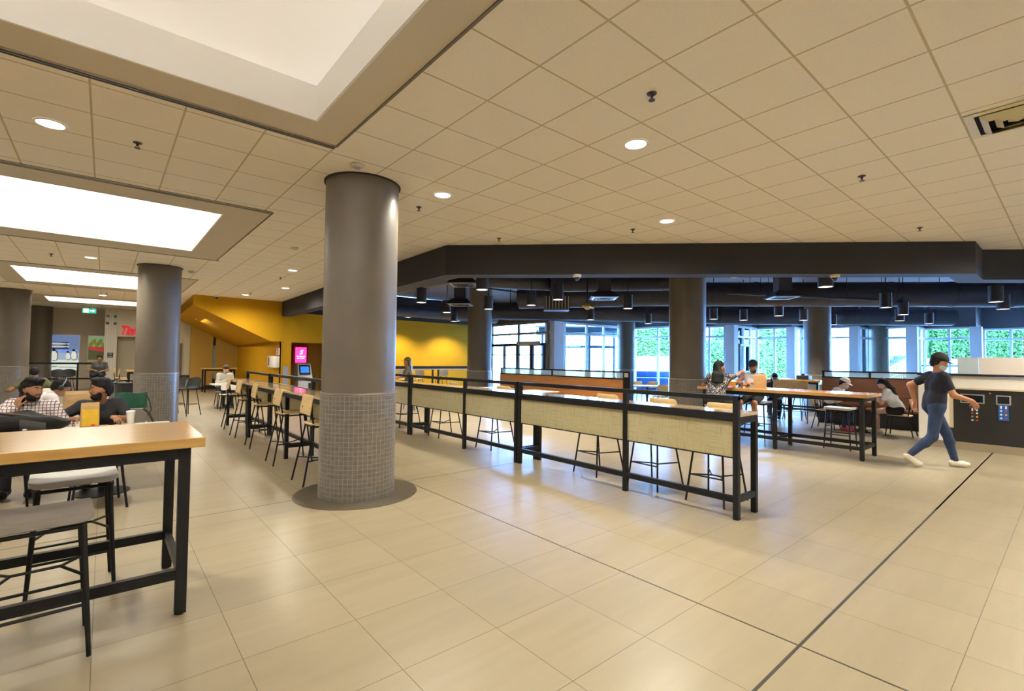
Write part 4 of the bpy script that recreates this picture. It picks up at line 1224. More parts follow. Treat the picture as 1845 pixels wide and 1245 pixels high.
# security cameras
def dome_cam(label, x, y, z, body):
    t = thing('security_camera', label, 'camera', (x, y, z), 0, 'ceiling security cameras')
    MB().lathe([(.075, 0), (.075, -.03), (.06, -.05), (0, -.05)], n=24).build('housing', body, t)
    MB().sphere((0, 0, -.055), (.05, .05, .055)).build('dome', 'screen_dark', t)
dome_cam('white dome security camera under the bulkhead above the orange bench', 6.42, 6.02 - .22, 3.13, 'white')
dome_cam('cream dome security camera under the bulkhead at the right', 9.62, 2.72, 3.13, mat('cream_plastic', (.6, .5, .3), .5))
dome_cam('white dome security camera above the yellow stair fascia', 2.9, 19.2, CZ, 'white')

# ------------------------------------------------------------------ pendants, ducts and pipes of the dark ceiling
PEND = [(5.79, 7.79), (6.03, 10.66), (8.17, 10.68), (7.88, 12.38), (9.94, 15.11), (8.35, 9.11), (6.62, 6.50), (8.01, 7.82), (10.67, 7.81), (12.72, 10.85), (15.44, 10.38), (9.0, 4.14),
        (15.19, 7.73), (15.34, 5.79), (16.22, 7.22), (17.45, 5.83), (10.08, 3.0), (20.09, 5.76), (14.76, 3.09), (17.22, 3.21), (19.58, 3.74), (21.5, 3.31), (15.02, 1.18), (17.07, 1.21)]
PEND += [(7.2, 18.25), (9.7, 18.25), (12.2, 18.25)]      # wall washers, tucked high by the yellow wall
def px_of(x, y, z):
    v = Vector((x, y, z - CAM_H))
    return v.dot(RT) / v.dot(FW)
PEND.sort(key=lambda p: px_of(p[0], p[1], 3.0))
HIGH = {(6.62, 6.50): 3.22, (9.0, 4.14): 3.20, (7.2, 18.25): 3.32, (9.7, 18.25): 3.32, (12.2, 18.25): 3.32}
p0 = None
for i, (x, y) in enumerate(PEND):
    lab = 'black cylinder pendant lamp under the dark ceiling, %s of the row counted from the left' % ORD[i]
    if p0 is None:
        p0 = thing('pendant_lamp', lab, 'pendant lamp', (x, y, 3.0), 0, 'black cylinder pendants')
        MB().lathe([(0.105, 0.03), (0.125, 0.0), (0.125, 0.36), (0.0, 0.36)], n=28, caps=False).build('can', 'duct', p0)
        MB().lathe([(0.108, 0.012), (0.0, 0.012)], n=28).build('lens', 'lens2', p0)
        MB().lathe([(0.122, -0.002), (0.122, 0.008), (0.106, 0.008), (0.106, -0.002)], n=28, caps=False).build('rim', 'white', p0)
        MB().tube([(0, 0, 0.36), (0, 0, DECK - 3.0)], 0.012, 8).build('stem', 'black', p0)
        add_light('SPOT', 'lamp', (0, 0, -0.02), 330, (1.0, 0.94, 0.84), parent=p0, spot_size=math.radians(95), spot_blend=0.6, shadow_soft_size=0.08)
    else:
        q = dup(p0, (x, y, HIGH.get((x, y), 3.0)), 0, lab)
        if y == 18.25:
            for ch in q.children:
                if ch.type == 'LIGHT':
                    ch.data = ch.data.copy()
                    ch.data.energy, ch.data.spot_size, ch.data.spot_blend = 520, math.radians(128), 0.6
                elif ch.name.startswith('stem'):
                    ch.scale = (1, 1, .6)

DG = Vector((1, -1, 0)).normalized()
def duct(name, label, pts, r, hangers=True, flat=0.0):
    base = Vector(pts[0])
    t = thing(name, label, 'duct', base)
    P = [Vector(p) - base for p in pts]
    MB().tube(P, r, 24).build('duct_run', 'duct', t)
    for a, b in zip(P, P[1:]):
        L = (b - a).length
        n = max(1, int(L / 1.6))
        for k in range(n):
            c = a + (b - a) * ((k + .5) / n)
            d = (b - a).normalized() * .03
            MB().tube([c - d, c + d], r + .012, 24).build('seam_ring', 'duct', t)
            if hangers:
                s = d.cross(Vector((0, 0, 1))).normalized() * r
                for sg in (-1, 1):
                    MB().tube([c + s * sg, c + s * sg + Vector((0, 0, DECK - base.z - c.z - .004))], .008, 6).build('hanger_rod', 'black', t)
    return t
duct('round_duct', 'big dark round duct crossing the right half of the dark ceiling', [(10.3, 11.8, 3.62), (12.6, 8.3, 3.62), (16.8, 4.1, 3.62), (22.5, -1.6, 3.62)], .36)
duct('round_duct', 'dark round duct with shiny underside right of the ceiling grille', [(9.8, 15.8, 3.45), (13.8, 12.3, 3.45), (19.5, 9.0, 3.45), (25.2, 3.2, 3.45)], .33)
duct('round_duct', 'dark round duct running back from the bulkhead corner toward the yellow wall', [(6.6, 7.2, 3.75), (6.5, 17.3, 3.75)], .27)
duct('round_duct', 'dark duct along the top of the yellow wall', [(5.8, 17.9, 3.55), (14.2, 18.0, 3.55)], .24)
duct('round_duct', 'dark duct branch sloping behind the nearest pendants at left', [(7.2, 10.4, 3.72), (9.8, 9.2, 3.72), (12.4, 6.9, 3.80)], .22)
duct('round_duct', 'thin dark duct at the far right above the waste station', [(13.6, 4.0, 4.16), (20.0, 1.0, 4.16)], .14)
duct('round_duct', 'rear dark duct in front of the stepped window bulkhead', [(17.5, 12.6, 3.75), (26.0, 4.3, 3.75)], .25)
def pipe(label, pts, r=.03):
    base = Vector(pts[0])
    t = thing('ceiling_pipe', label, 'pipe', base)
    P = [Vector(p) - base for p in pts]
    MB().tube(P, r, 10).build('pipe_run', 'duct', t)
    for a, b in zip(P, P[1:]):
        for k in range(4):
            c = a + (b - a) * ((k + .5) / 4)
            MB().tube([c, (c.x, c.y, DECK - base.z - .004)], .006, 6).build('hanger_rod', 'black', t)
pipe('thin black pipe running along the bulkhead behind the round duct', [(7.4, 7.2, 3.95), (14.5, 0.2, 3.95)])
pipe('second thin black pipe nearer the bulkhead', [(6.9, 6.9, 4.05), (13.2, 0.6, 4.05)], .022)
pipe('long thin pipe slanting across the right of the dark ceiling', [(12.5, 6.0, 3.42), (21.5, 1.2, 3.42)], .035)
pipe('thin pipe over the orange bench', [(6.5, 12.0, 3.85), (12.5, 12.2, 3.85)], .03)
pipe('thin pipe by the entrance windows', [(12.0, 14.5, 3.5), (20.5, 11.0, 3.5)], .03)
# supply grilles hanging below the ducts
for k, (px, py, d, lab) in enumerate(((836, 513, 10.4, 'square ceiling diffuser left of the first pendants'), (830, 549, 12.6, 'square ceiling diffuser in front of the lit column'), (1088, 537, 11.5, 'square ceiling diffuser beside the striped grille'), (1410, 536, 11.5, 'square ceiling diffuser right of the wide column'))):
    p = at(px, py, d)
    t = thing('supply_diffuser', lab, 'air vent', (p.x, p.y, p.z), .785, 'square supply diffusers')
    MB().hull([(-.32, -.32, 0), (.32, -.32, 0), (.32, .32, 0), (-.32, .32, 0)], [(-.2, -.2, .14), (.2, -.2, .14), (.2, .2, .14), (-.2, .2, .14)]).box((0, 0, (DECK - p.z) / 2 + .06), (.3, .3, DECK - p.z - .14)).build('neck', 'duct', t, smooth=False)
    for q in (.26, .18, .10):
        MB().box((0, q, -.008), (2 * q, .03, .02)).box((0, -q, -.008), (2 * q, .03, .02)).box((q, 0, -.008), (.03, 2 * q, .02)).box((-q, 0, -.008), (.03, 2 * q, .02)).build('vane', 'steel' if q == .26 else 'duct', t, smooth=False)
p = at(1004, 552, 12.6)
t = thing('return_grille', 'striped vertical return air grille under the dark ceiling', 'air vent', (p.x, p.y, p.z), -.72)
MB().box((0, .25, .1), (.66, .5, .38)).box((0, .25, (DECK - p.z) / 2 + .09), (.3, .3, DECK - p.z - .2)).build('plenum', 'duct', t, smooth=False)
for k in range(8):
    MB().box((-.29 + .083 * k, -.01, .1), (.022, .03, .34)).build('vane', mat('grille_tan', (.42, .36, .27), .5) if k == 0 else bpy.data.materials['grille_tan'], t, smooth=False)
# brass pipe valves
p = at(1058, 552, 12.9)
t = thing('pipe_valve', 'brass coloured pipe valve beside the striped grille', 'valve', (p.x, p.y, p.z))
MB().sphere((0, 0, 0), .09).tube([(-.25, 0, 0), (.25, 0, 0)], .045, 12).build('valve_body', mat('brass', (.5, .28, .05), .3, .8), t)
MB().tube([(0, 0, .05), (0, 0, DECK - p.z)], .014, 8).build('stem', 'black', t)

# ------------------------------------------------------------------ under-stair lamp, AED, cash machine
t = thing('strip_lamp', 'small glowing strip lamp on the sloping yellow soffit', 'ceiling light', (2.86, 22.6, 3.085))
MB().hull([(-.06, -.9, .03), (.06, -.9, -.026), (.06, .9, -.026), (-.06, .9, .03)], [(-.055, -.9, .055), (.065, -.9, .0), (.065, .9, .0), (-.055, .9, .055)]).build('lamp_body', 'white', t, smooth=False)
MB().hull([(-.04, -.86, .012), (.04, -.86, -.026), (.04, .86, -.026), (-.04, .86, .012)], [(-.04, -.86, .022), (.04, -.86, -.014), (.04, .86, -.014), (-.04, .86, .022)]).build('lamp_lens', emis('strip_lens', (1, .75, .35), 5), t, smooth=False)
add_light('AREA', 'lamp', (0, 0, -.06), 60, WARM, parent=t, size=.1, size_y=1.6, shape='RECTANGLE')

t = thing('aed_cabinet', 'white wall cabinet for the defibrillator on the yellow side wall', 'cabinet', (5.06, 20.02, 1.405), 0)
MB().box((-.10, 0, 0), (.20, .95, .44), bev=.01).build('cabinet_body', 'laminate', t)
MB().box((-.205, .26, .01), (.006, .10, .30)).build('window_strip', 'blackplastic', t, smooth=False)
t = thing('aed_sign', 'white AED heart sign above the defibrillator cabinet', 'sign', (5.06, 19.75, 1.79))
MB().box((-.012, 0, 0), (.024, .40, .26)).build('sign_plate', 'laminate', t, smooth=False)
text_mesh('lettering', 'AED', .13, M['red'], t, (-.026, 0, .06), (math.pi / 2, 0, -math.pi / 2), .002)
MB().sphere((-.025, .03, -.04), (.004, .042, .042)).sphere((-.025, -.03, -.04), (.004, .042, .042)).hull([(-.028, .068, -.055), (-.028, -.068, -.055), (-.028, 0, -.115)], [(-.024, .068, -.055), (-.024, -.068, -.055), (-.024, 0, -.115)]).build('heart', 'red', t)

M['pink'] = mat('pink_screen', (.5, .05, .2), .3, emit=(1.0, .06, .38), estr=1.5)
M['pink_txt'] = mat('screen_white', (.9, .8, .85), .3, emit=(1, .85, .95), estr=1.6)
t = thing('bank_sign', 'glowing pink bank screen in a red frame above the cash machine', 'sign', (6.03, 20.35, 1.68), 0)
MB().box((0, .05, 0), (.56, .30, .78), bev=.01).box((0, .12, -.42), (.3, .1, .08)).build('frame', mat('red_frame', (.45, .0, .02), .35), t)
MB().box((.0, -.105, .0), (.42, .012, .62)).build('screen', 'pink', t, smooth=False)
text_mesh('logo', 'S', .24, M['pink_txt'], t, (0, -.114, .10), (math.pi / 2, 0, 0), .002, shear=.25, offset=.006)
text_mesh('lettering', 'Scotiabank', .078, M['pink_txt'], t, (0, -.114, -.06), (math.pi / 2, 0, 0), .002, offset=.002)
MB().box((-.1, -.114, -.14), (.08, .004, .03)).box((.0, -.114, -.14), (.05, .004, .03)).box((.09, -.114, -.14), (.09, .004, .03)).build('small_print', 'pink_txt', t, smooth=False)
t = thing('cash_machine', 'white cash machine with blue screen in the ochre alcove', 'cash machine', (6.08, 20.1, 0))
M['atm'] = mat('atm_silver', (.62, .60, .58), .35, .2)
MB().hull([(-.27, -.32, 0), (.27, -.32, 0), (.27, .3, 0), (-.27, .3, 0)], [(-.27, -.32, .66), (.27, -.32, .66), (.27, .3, .66), (-.27, .3, .66)]).build('lower_cabinet', 'atm', t, smooth=False)
MB().hull([(-.28, -.34, .68), (.28, -.34, .68), (.28, .3, .68), (-.28, .3, .68)], [(-.25, -.12, 1.34), (.25, -.12, 1.34), (.25, .3, 1.34), (-.25, .3, 1.34)]).build('upper_housing', 'atm', t, smooth=False)
MB().hull([(-.21, -.275, .90), (.21, -.275, .90), (.20, -.14, 1.28), (-.20, -.14, 1.28)], [(-.21, -.29, .90), (.21, -.29, .90), (.20, -.155, 1.28), (-.20, -.155, 1.28)]).build('bezel', 'blackplastic', t, smooth=False)
MB().hull([(-.16, -.262, .98), (.16, -.262, .98), (.155, -.175, 1.22), (-.155, -.175, 1.22)], [(-.16, -.272, .98), (.16, -.272, .98), (.155, -.188, 1.22), (-.155, -.188, 1.22)]).build('screen', mat('atm_screen', (.02, .1, .35), .2, emit=(.05, .3, 1.0), estr=.8), t, smooth=False)
MB().box((-.06, -.36, .80), (.16, .05, .02)).box((.12, -.36, .80), (.08, .05, .03)).build('keypad', 'steel', t, smooth=False)
MB().box((.18, -.335, .33), (.12, .02, .5)).build('side_panel', 'blackplastic', t, smooth=False)
t = thing('wall_guard', 'grey corner guard plate beside the alcove', 'corner guard', (5.24, YW, .55))
MB().box((0, -.01, .12), (.20, .02, 1.15)).build('plate', mat('guard_grey', (.30, .28, .30), .5), t, smooth=False)
t = thing('door_handle', 'small round handle on the yellow service door', 'handle', (5.06, 22.3, 1.0))
MB().lathe([(.03, 0), (.03, .03), (0, .035)], n=14).xform(Matrix.Rotation(-math.pi / 2, 4, 'Y')).build('knob', 'steel', t)

# ------------------------------------------------------------------ shop front and posters at the far left
KY = 28.0
panel = brick_mat('white_panelling', (.62, .58, .47), (.60, .56, .45), (.30, .28, .22), .09, 6.0, .006, rough=.4, origin=(0, 0, 3))
panelh = brick_mat('white_panelling_h', (.62, .58, .47), (.60, .56, .45), (.30, .28, .22), 6.0, .14, .008, rough=.4)
m = MB().box((.20, KY + .25, CZ / 2), (.44, .5, CZ))
m2 = MB().box((.9, KY + .30, 3.05), (1.0, .4, 1.24))
struct('wall_kiosk', m2, panelh, label='cream panelled shop fascia')
def piershaft(label, x, rows):
    t = thing('shop_pillar', label, 'pillar', (x, KY, 0))
    MB().box((0, .25, CZ / 2), (.44, .5, CZ)).build('pillar_body', 'beige_panel', t, smooth=False)
    gr = MB()
    for k in range(-2, 3):
        gr.box((k * .088, -.002, CZ / 2), (.008, .008, CZ))
    gr.build('groove', 'groove', t, smooth=False)
    for z in rows:
        for s in (-.13, .13):
            MB().box((s, -.008, z), (.11, .014, .11)).build('green_tile', 'tile_green', t, smooth=False)
    return t
M['beige_panel'] = mat('cream_panel', (.62, .58, .47), .4)
M['groove'] = mat('panel_groove', (.30, .28, .22), .6)
M['tile_green'] = mat('dark_green_tile', (.005, .06, .04), .25)
piershaft('cream panelled shop pillar with dark green square tiles, left of the red sign', .20, (3.32, 3.0, .42))
piershaft('cream panelled pillar with green tiles right of the far left column', 1.95, (2.85, .42))
t = thing('pillar_notice', 'small black notice plate on the shop pillar', 'sign', (.20, KY, 1.58))
MB().box((0, -.008, 0), (.20, .014, .22)).build('plate', 'blackplastic', t, smooth=False)
MB().box((0, -.017, .05), (.12, .004, .03)).box((0, -.017, -.05), (.13, .004, .03)).build('lettering', 'steel', t, smooth=False)
t = thing('shop_sign', 'red script shop sign on the cream fascia, half hidden by the column', 'sign', (.50, KY + .1, 2.70), 0)
text_mesh('lettering', 'Tim Hortons', .56, mat('sign_red', (.7, .0, .01), .35, emit=(.9, .0, .02), estr=.35), t, (0, -.03, 0), (math.pi / 2, 0, 0), .03, shear=.35, align='LEFT', offset=.018).scale = (.62, 1, 1)
struct('wall_shop', MB().box((1.05, KY + .55, 1.2), (1.2, .1, 2.5)).box((1.6, KY + .3, 1.85), (.3, .45, 3.7)), mat('shop_cream', (.42, .38, .27), .6), label='cream recess below the red sign')
struct('wall_shop_edge', MB().box((1.16, KY + .42, 1.2), (.18, .2, 2.4)), mat('shop_pale', (.75, .68, .55), .5))
# posters
M['lit'] = None
def lit(name, c, k=.55):
    return mat(name, c, .5, emit=c, estr=k)
PY = 29.9
struct('wall_poster', MB().box((-1.2, PY + .12, CZ / 2), (3.0, .2, CZ)), 'beige', label='beige wall behind the posters')
t = thing('lightbox_poster', 'lit blue and white penguin poster on the beige wall', 'poster', (-1.52, PY, 1.66))
W, H = 1.30, 1.66
MB().box((0, 0, 0), (W, .05, H)).build('frame', 'steel', t, smooth=False)
MB().box((0, -.028, .40), (W - .06, .008, H / 2 - .02)).build('sky_panel', lit('poster_blue', (.16, .24, .46)), t, smooth=False)
MB().box((0, -.028, -.10), (W - .06, .008, .50)).build('haze_panel', lit('poster_haze', (.38, .48, .62)), t, smooth=False)
MB().box((0, -.029, -.56), (W - .06, .008, .48)).build('ice_panel', lit('poster_ice', (.78, .86, .78)), t, smooth=False)
MB().box((-.12, -.036, .33), (.80, .006, .32), bev=.002).build('tin', lit('tin_blue', (.02, .04, .16)), t, smooth=False)
fm = MB()
for z in (.41, .28):
    fm.sphere((-.13, -.042, z), (.34, .004, .045), 20, 8)
    fm.hull([(.18, -.040, z), (.28, -.040, z + .05), (.28, -.040, z - .05)], [(.18, -.044, z), (.28, -.044, z + .05), (.28, -.044, z - .05)])
fm.build('fish', lit('fish_white', (.62, .66, .62)), t)
def penguin(x, z, s, flip, t):
    b = MB().sphere((x, -.040, z), (.10 * s, .005, .22 * s), 16, 12)
    b.build('penguin_body', M['pg_w'], t)
    k = MB().sphere((x - .02 * flip, -.043, z + .25 * s), (.055 * s, .005, .06 * s), 14, 10)
    k.hull([(x - .05 * flip * s, -.042, z + .275 * s), (x - .14 * flip * s, -.042, z + .25 * s), (x - .05 * flip * s, -.042, z + .24 * s)], [(x - .05 * flip * s, -.046, z + .275 * s), (x - .14 * flip * s, -.046, z + .25 * s), (x - .05 * flip * s, -.046, z + .24 * s)])
    k.tube([(x + .03 * flip, -.042, z + .23 * s), (x + .10 * s * flip, -.042, z + .1 * s), (x + .12 * s * flip, -.042, z - .1 * s), (x + .07 * s * flip, -.042, z - .24 * s)], .018 * s, 8, r2=.008 * s)
    k.build('penguin_back', M['pg_k'], t)
    MB().sphere((x, -.041, z - .24 * s), (.07 * s, .004, .018 * s)).build('penguin_feet', M['pg_k'], t)
M['pg_w'] = lit('penguin_white', (.80, .84, .70))
M['pg_k'] = mat('penguin_black', (.012, .012, .014), .5)
penguin(-.48, -.14, .62, 1, t)
penguin(-.20, -.12, 1.0, 1, t)
penguin(.26, -.14, .72, 1, t)
penguin(.46, -.10, .9, 1, t)
MB().sphere((-.18, -.036, -.62), (.10, .004, .03)).bar((-.05, -.036, -.64), (.58, -.036, -.66), .03, .004, up=(0, 1, 0)).build('ice_edge', lit('ice_grey', (.25, .33, .33), .3), t)
t = thing('landscape_poster', 'green and red landscape poster beside the shop pillar', 'poster', (-.28, PY, 1.66))
W2 = .64
MB().box((0, 0, 0), (W2, .05, H)).build('frame', 'steel', t, smooth=False)
MB().box((0, -.028, .55), (W2 - .04, .008, .50)).build('sky_panel', lit('l_green', (.30, .46, .24), .4), t, smooth=False)
tr = MB()
for k in range(7):
    tr.sphere((-.24 + .075 * k, -.034, .38 + .09 * (k % 3)), (.06, .006, .12))
tr.build('trees', lit('l_olive', (.30, .30, .05), .3), t)
MB().hull([(-.26, -.034, .16), (.30, -.034, .06), (.30, -.034, .24), (-.26, -.034, .33)], [(-.26, -.040, .16), (.30, -.040, .06), (.30, -.040, .24), (-.26, -.040, .33)]).build('red_roof', lit('l_red', (.62, .05, .05), .4), t, smooth=False)
MB().box((0, -.028, .0), (W2 - .04, .008, .60)).build('hill', lit('l_dark', (.12, .13, .05), .3), t, smooth=False)
MB().box((0, -.028, -.56), (W2 - .04, .008, .52)).build('ground', lit('l_tan', (.30, .22, .10), .35), t, smooth=False)
gs = MB()
for k in range(4):
    gs.box((-.05, -.034, -.36 - .12 * k), (W2 - .16, .004, .05))
gs.build('steps', lit('l_step', (.46, .32, .14), .35), t, smooth=False)
# ------------------------------------------------------------------ people: smooth implicit bodies meshed with surface nets
class Field:
    def __init__(self, h):
        self.h = h
        self.pr = []       # primitives: (kind, data, k)

    def cone(self, a, b, ra, rb=None, k=0.02):
        self.pr.append(('c', np.array(a, float), np.array(b, float), ra, ra if rb is None else rb, k))

    def ell(self, c, r, R=None, k=0.015):
        self.pr.append(('e', np.array(c, float), np.array(r, float), np.eye(3) if R is None else R, 0, k))

    def mesh(self, inflate=0.0, clip=(), carve=None):
        h = self.h
        lo, hi = np.full(3, 1e9), np.full(3, -1e9)
        for p in self.pr:
            if p[0] == 'c':
                r = max(p[3], p[4])
                lo = np.minimum(lo, np.minimum(p[1], p[2]) - r)
                hi = np.maximum(hi, np.maximum(p[1], p[2]) + r)
            else:
                r = p[2].max()
                lo = np.minimum(lo, p[1] - r)
                hi = np.maximum(hi, p[1] + r)
        pad = inflate + 3 * h
        lo -= pad
        hi += pad
        n = np.ceil((hi - lo) / h).astype(int) + 1
        F = np.full(n, 0.5, np.float32)
        ax = [lo[i] + h * np.arange(n[i]) for i in range(3)]
        for p in self.pr:
            k = p[5]
            m = k + inflate + 2 * h + 0.02
            if p[0] == 'c':
                r = max(p[3], p[4])
                a, b = np.minimum(p[1], p[2]) - r - m, np.maximum(p[1], p[2]) + r + m
            else:
                r = p[2].max()
                a, b = p[1] - r - m, p[1] + r + m
            i0 = np.clip(((a - lo) / h).astype(int), 0, n - 1)
            i1 = np.clip(((b - lo) / h).astype(int) + 2, 1, n)
            X = ax[0][i0[0]:i1[0], None, None]
            Y = ax[1][None, i0[1]:i1[1], None]
            Z = ax[2][None, None, i0[2]:i1[2]]
            if p[0] == 'c':
                d = p[2] - p[1]
                L = float(d @ d) + 1e-12
                t = np.clip(((X - p[1][0]) * d[0] + (Y - p[1][1]) * d[1] + (Z - p[1][2]) * d[2]) / L, 0, 1)
                D = np.sqrt((X - p[1][0] - t * d[0]) ** 2 + (Y - p[1][1] - t * d[1]) ** 2 + (Z - p[1][2] - t * d[2]) ** 2) - (p[3] + (p[4] - p[3]) * t)
            else:
                R, rr = p[3], p[2]
                dx, dy, dz = X - p[1][0], Y - p[1][1], Z - p[1][2]
                q = [dx * R[0][i] + dy * R[1][i] + dz * R[2][i] for i in range(3)]
                k0 = np.sqrt(sum((q[i] / rr[i]) ** 2 for i in range(3))) + 1e-6
                k1 = np.sqrt(sum((q[i] / rr[i] ** 2) ** 2 for i in range(3))) + 1e-6
                D = k0 * (k0 - 1) / k1
            S = F[i0[0]:i1[0], i0[1]:i1[1], i0[2]:i1[2]]
            hh = np.maximum(k - np.abs(S - D), 0) / k
            F[i0[0]:i1[0], i0[1]:i1[1], i0[2]:i1[2]] = np.minimum(S, D) - hh * hh * k * 0.25
        F -= inflate
        if clip:
            X, Y, Z = ax[0][:, None, None], ax[1][None, :, None], ax[2][None, None, :]
            for c, nn in clip:   # keep the side the normal points away from
                c, nn = np.array(c, float), np.array(nn, float)
                nn = nn / np.linalg.norm(nn)
                F = np.maximum(F, (X - c[0]) * nn[0] + (Y - c[1]) * nn[1] + (Z - c[2]) * nn[2])
        if carve is not None:
            X, Y, Z = np.meshgrid(*ax, indexing='ij')
            F = np.maximum(F, carve(X, Y, Z))
        return surface_nets(F, lo, h)

def surface_nets(F, lo, h):
    S = F < 0
    c = np.zeros(tuple(s - 1 for s in F.shape), np.int8)
    for i in (0, 1):
        for j in (0, 1):
            for k in (0, 1):
                c += S[i:F.shape[0] - 1 + i, j:F.shape[1] - 1 + j, k:F.shape[2] - 1 + k]
    act = (c > 0) & (c < 8)
    I = np.argwhere(act)
    if len(I) == 0:
        return None
    idx = -np.ones(act.shape, np.int64)
    idx[act] = np.arange(len(I))
    P, W = np.zeros((len(I), 3)), np.zeros(len(I))
    offs = [(i, j, k) for i in (0, 1) for j in (0, 1) for k in (0, 1)]
    for a in offs:
        for b in offs:
            if sum(b) - sum(a) == 1 and all(y >= x for x, y in zip(a, b)):
                fa = F[I[:, 0] + a[0], I[:, 1] + a[1], I[:, 2] + a[2]]
                fb = F[I[:, 0] + b[0], I[:, 1] + b[1], I[:, 2] + b[2]]
                m = (fa < 0) != (fb < 0)
                t = np.where(m, fa / np.where(m, fa - fb, 1), 0)
                w = m.astype(float)
                P += w[:, None] * (np.array(a)[None] + t[:, None] * (np.array(b) - np.array(a))[None])
                W += w
    V = (I + P / W[:, None]) * h + lo
    faces = []
    for axis in range(3):
        u, v = [(1, 2), (2, 0), (0, 1)][axis]
        sl0 = [slice(None)] * 3
        sl1 = [slice(None)] * 3
        sl0[axis] = slice(0, -1)
        sl1[axis] = slice(1, None)
        A, B = S[tuple(sl0)], S[tuple(sl1)]
        E = np.argwhere(A != B)
        E = E[(E[:, u] > 0) & (E[:, v] > 0) & (E[:, u] < F.shape[u] - 1) & (E[:, v] < F.shape[v] - 1)]
        if len(E) == 0:
            continue
        q = []
        for du, dv in ((-1, -1), (0, -1), (0, 0), (-1, 0)):
            G = E.copy()
            G[:, u] += du
            G[:, v] += dv
            q.append(idx[G[:, 0], G[:, 1], G[:, 2]])
        q = np.stack(q, 1)
        ins = S[E[:, 0], E[:, 1], E[:, 2]]
        q[~ins] = q[~ins][:, ::-1]
        faces.append(q)
    Q = np.concatenate(faces)
    Q = Q[(Q >= 0).all(1)]
    me = bpy.data.meshes.new('surface')
    me.vertices.add(len(V))
    me.vertices.foreach_set('co', V.astype(np.float32).ravel())
    me.loops.add(len(Q) * 4)
    me.loops.foreach_set('vertex_index', Q.ravel().astype(np.int32))
    me.polygons.add(len(Q))
    me.polygons.foreach_set('loop_start', (np.arange(len(Q)) * 4).astype(np.int32))
    me.update(calc_edges=True)
    me.validate()
    return me

def rough_up(me, amp=.0016):
    n = len(me.vertices)
    co = np.zeros(n * 3, np.float32)
    no = np.zeros(n * 3, np.float32)
    me.vertices.foreach_get('co', co)
    me.vertices.foreach_get('normal', no)
    c = co.reshape(-1, 3)
    w = np.sin(c[:, 0] * 190 + 40 * c[:, 1]) + np.sin(c[:, 1] * 170 + 60 * c[:, 2] + 1) + np.sin(c[:, 2] * 120 + c[:, 0] * 90 + 2)
    c += no.reshape(-1, 3) * (w * amp)[:, None]
    me.vertices.foreach_set('co', c.ravel())
    me.update()

def rotm(yaw, pitch=0.0, roll=0.0):
    """columns right, forward, up; yaw turns left about z, pitch nods forward (positive looks down)"""
    m = Matrix.Rotation(yaw, 3, 'Z') @ Matrix.Rotation(-pitch, 3, 'X') @ Matrix.Rotation(roll, 3, 'Y')
    return np.array(m)

def ik(a, b, l1, l2, hint):
    a, b, hint = np.array(a, float), np.array(b, float), np.array(hint, float)
    d = b - a
    L = np.linalg.norm(d)
    if L > l1 + l2 - .005:
        b = a + d / L * (l1 + l2 - .005)
        d = b - a
        L = np.linalg.norm(d)
    e = d / L
    x = (l1 * l1 - l2 * l2 + L * L) / (2 * L)
    y = math.sqrt(max(l1 * l1 - x * x, 0))
    n = hint - e * (hint @ e)
    n /= np.linalg.norm(n) + 1e-9
    return a + e * x + n * y, b

def nrm(v):
    v = np.array(v, float)
    return v / (np.linalg.norm(v) + 1e-9)

def hand_prims(f, w, d, pn, side, curl=0.5, thumb=0.6, s=1.0):
    """w wrist, d pointing direction, pn palm normal (fingers curl toward it), side +1 thumb along d x pn"""
    d, pn = nrm(d), nrm(pn)
    sd = nrm(np.cross(d, pn)) * side
    w = np.array(w, float)
    for o in (-.026, -.009, .009, .025):
        f.cone(w + d * .012 + sd * o * .7, w + d * .082 * s + sd * o, .014, .0125, .012)
    lens = (.062, .076, .080, .070)
    for i, (o, L) in enumerate(zip((-.030, -.0105, .0105, .031), lens)):
        base = w + d * .086 * s + sd * o
        c1 = curl * (1.05 - .08 * i)
        d1 = d * math.cos(c1) + pn * math.sin(c1)
        d2 = d * math.cos(2.0 * c1) + pn * math.sin(2.0 * c1)
        d3 = d * math.cos(2.7 * c1) + pn * math.sin(2.7 * c1)
        p1 = base + d1 * L * .45
        p2 = p1 + d2 * L * .32
        p3 = p2 + d3 * L * .25
        f.cone(base, p1, .0092, .0088, .004)
        f.cone(p1, p2, .0086, .008, .004)
        f.cone(p2, p3, .008, .0068, .004)
    tb = w + d * .028 + sd * .030
    td = nrm(d * .62 + sd * (.75 - .4 * thumb) + pn * (.25 + .5 * thumb))
    t1 = tb + td * .038
    t2 = t1 + nrm(td + d * .35) * .030
    f.cone(w + d * .02 + sd * .015, tb, .015, .0125, .012)
    f.cone(tb, t1, .0115, .0102, .006)
    f.cone(t1, t2, .010, .008, .004)

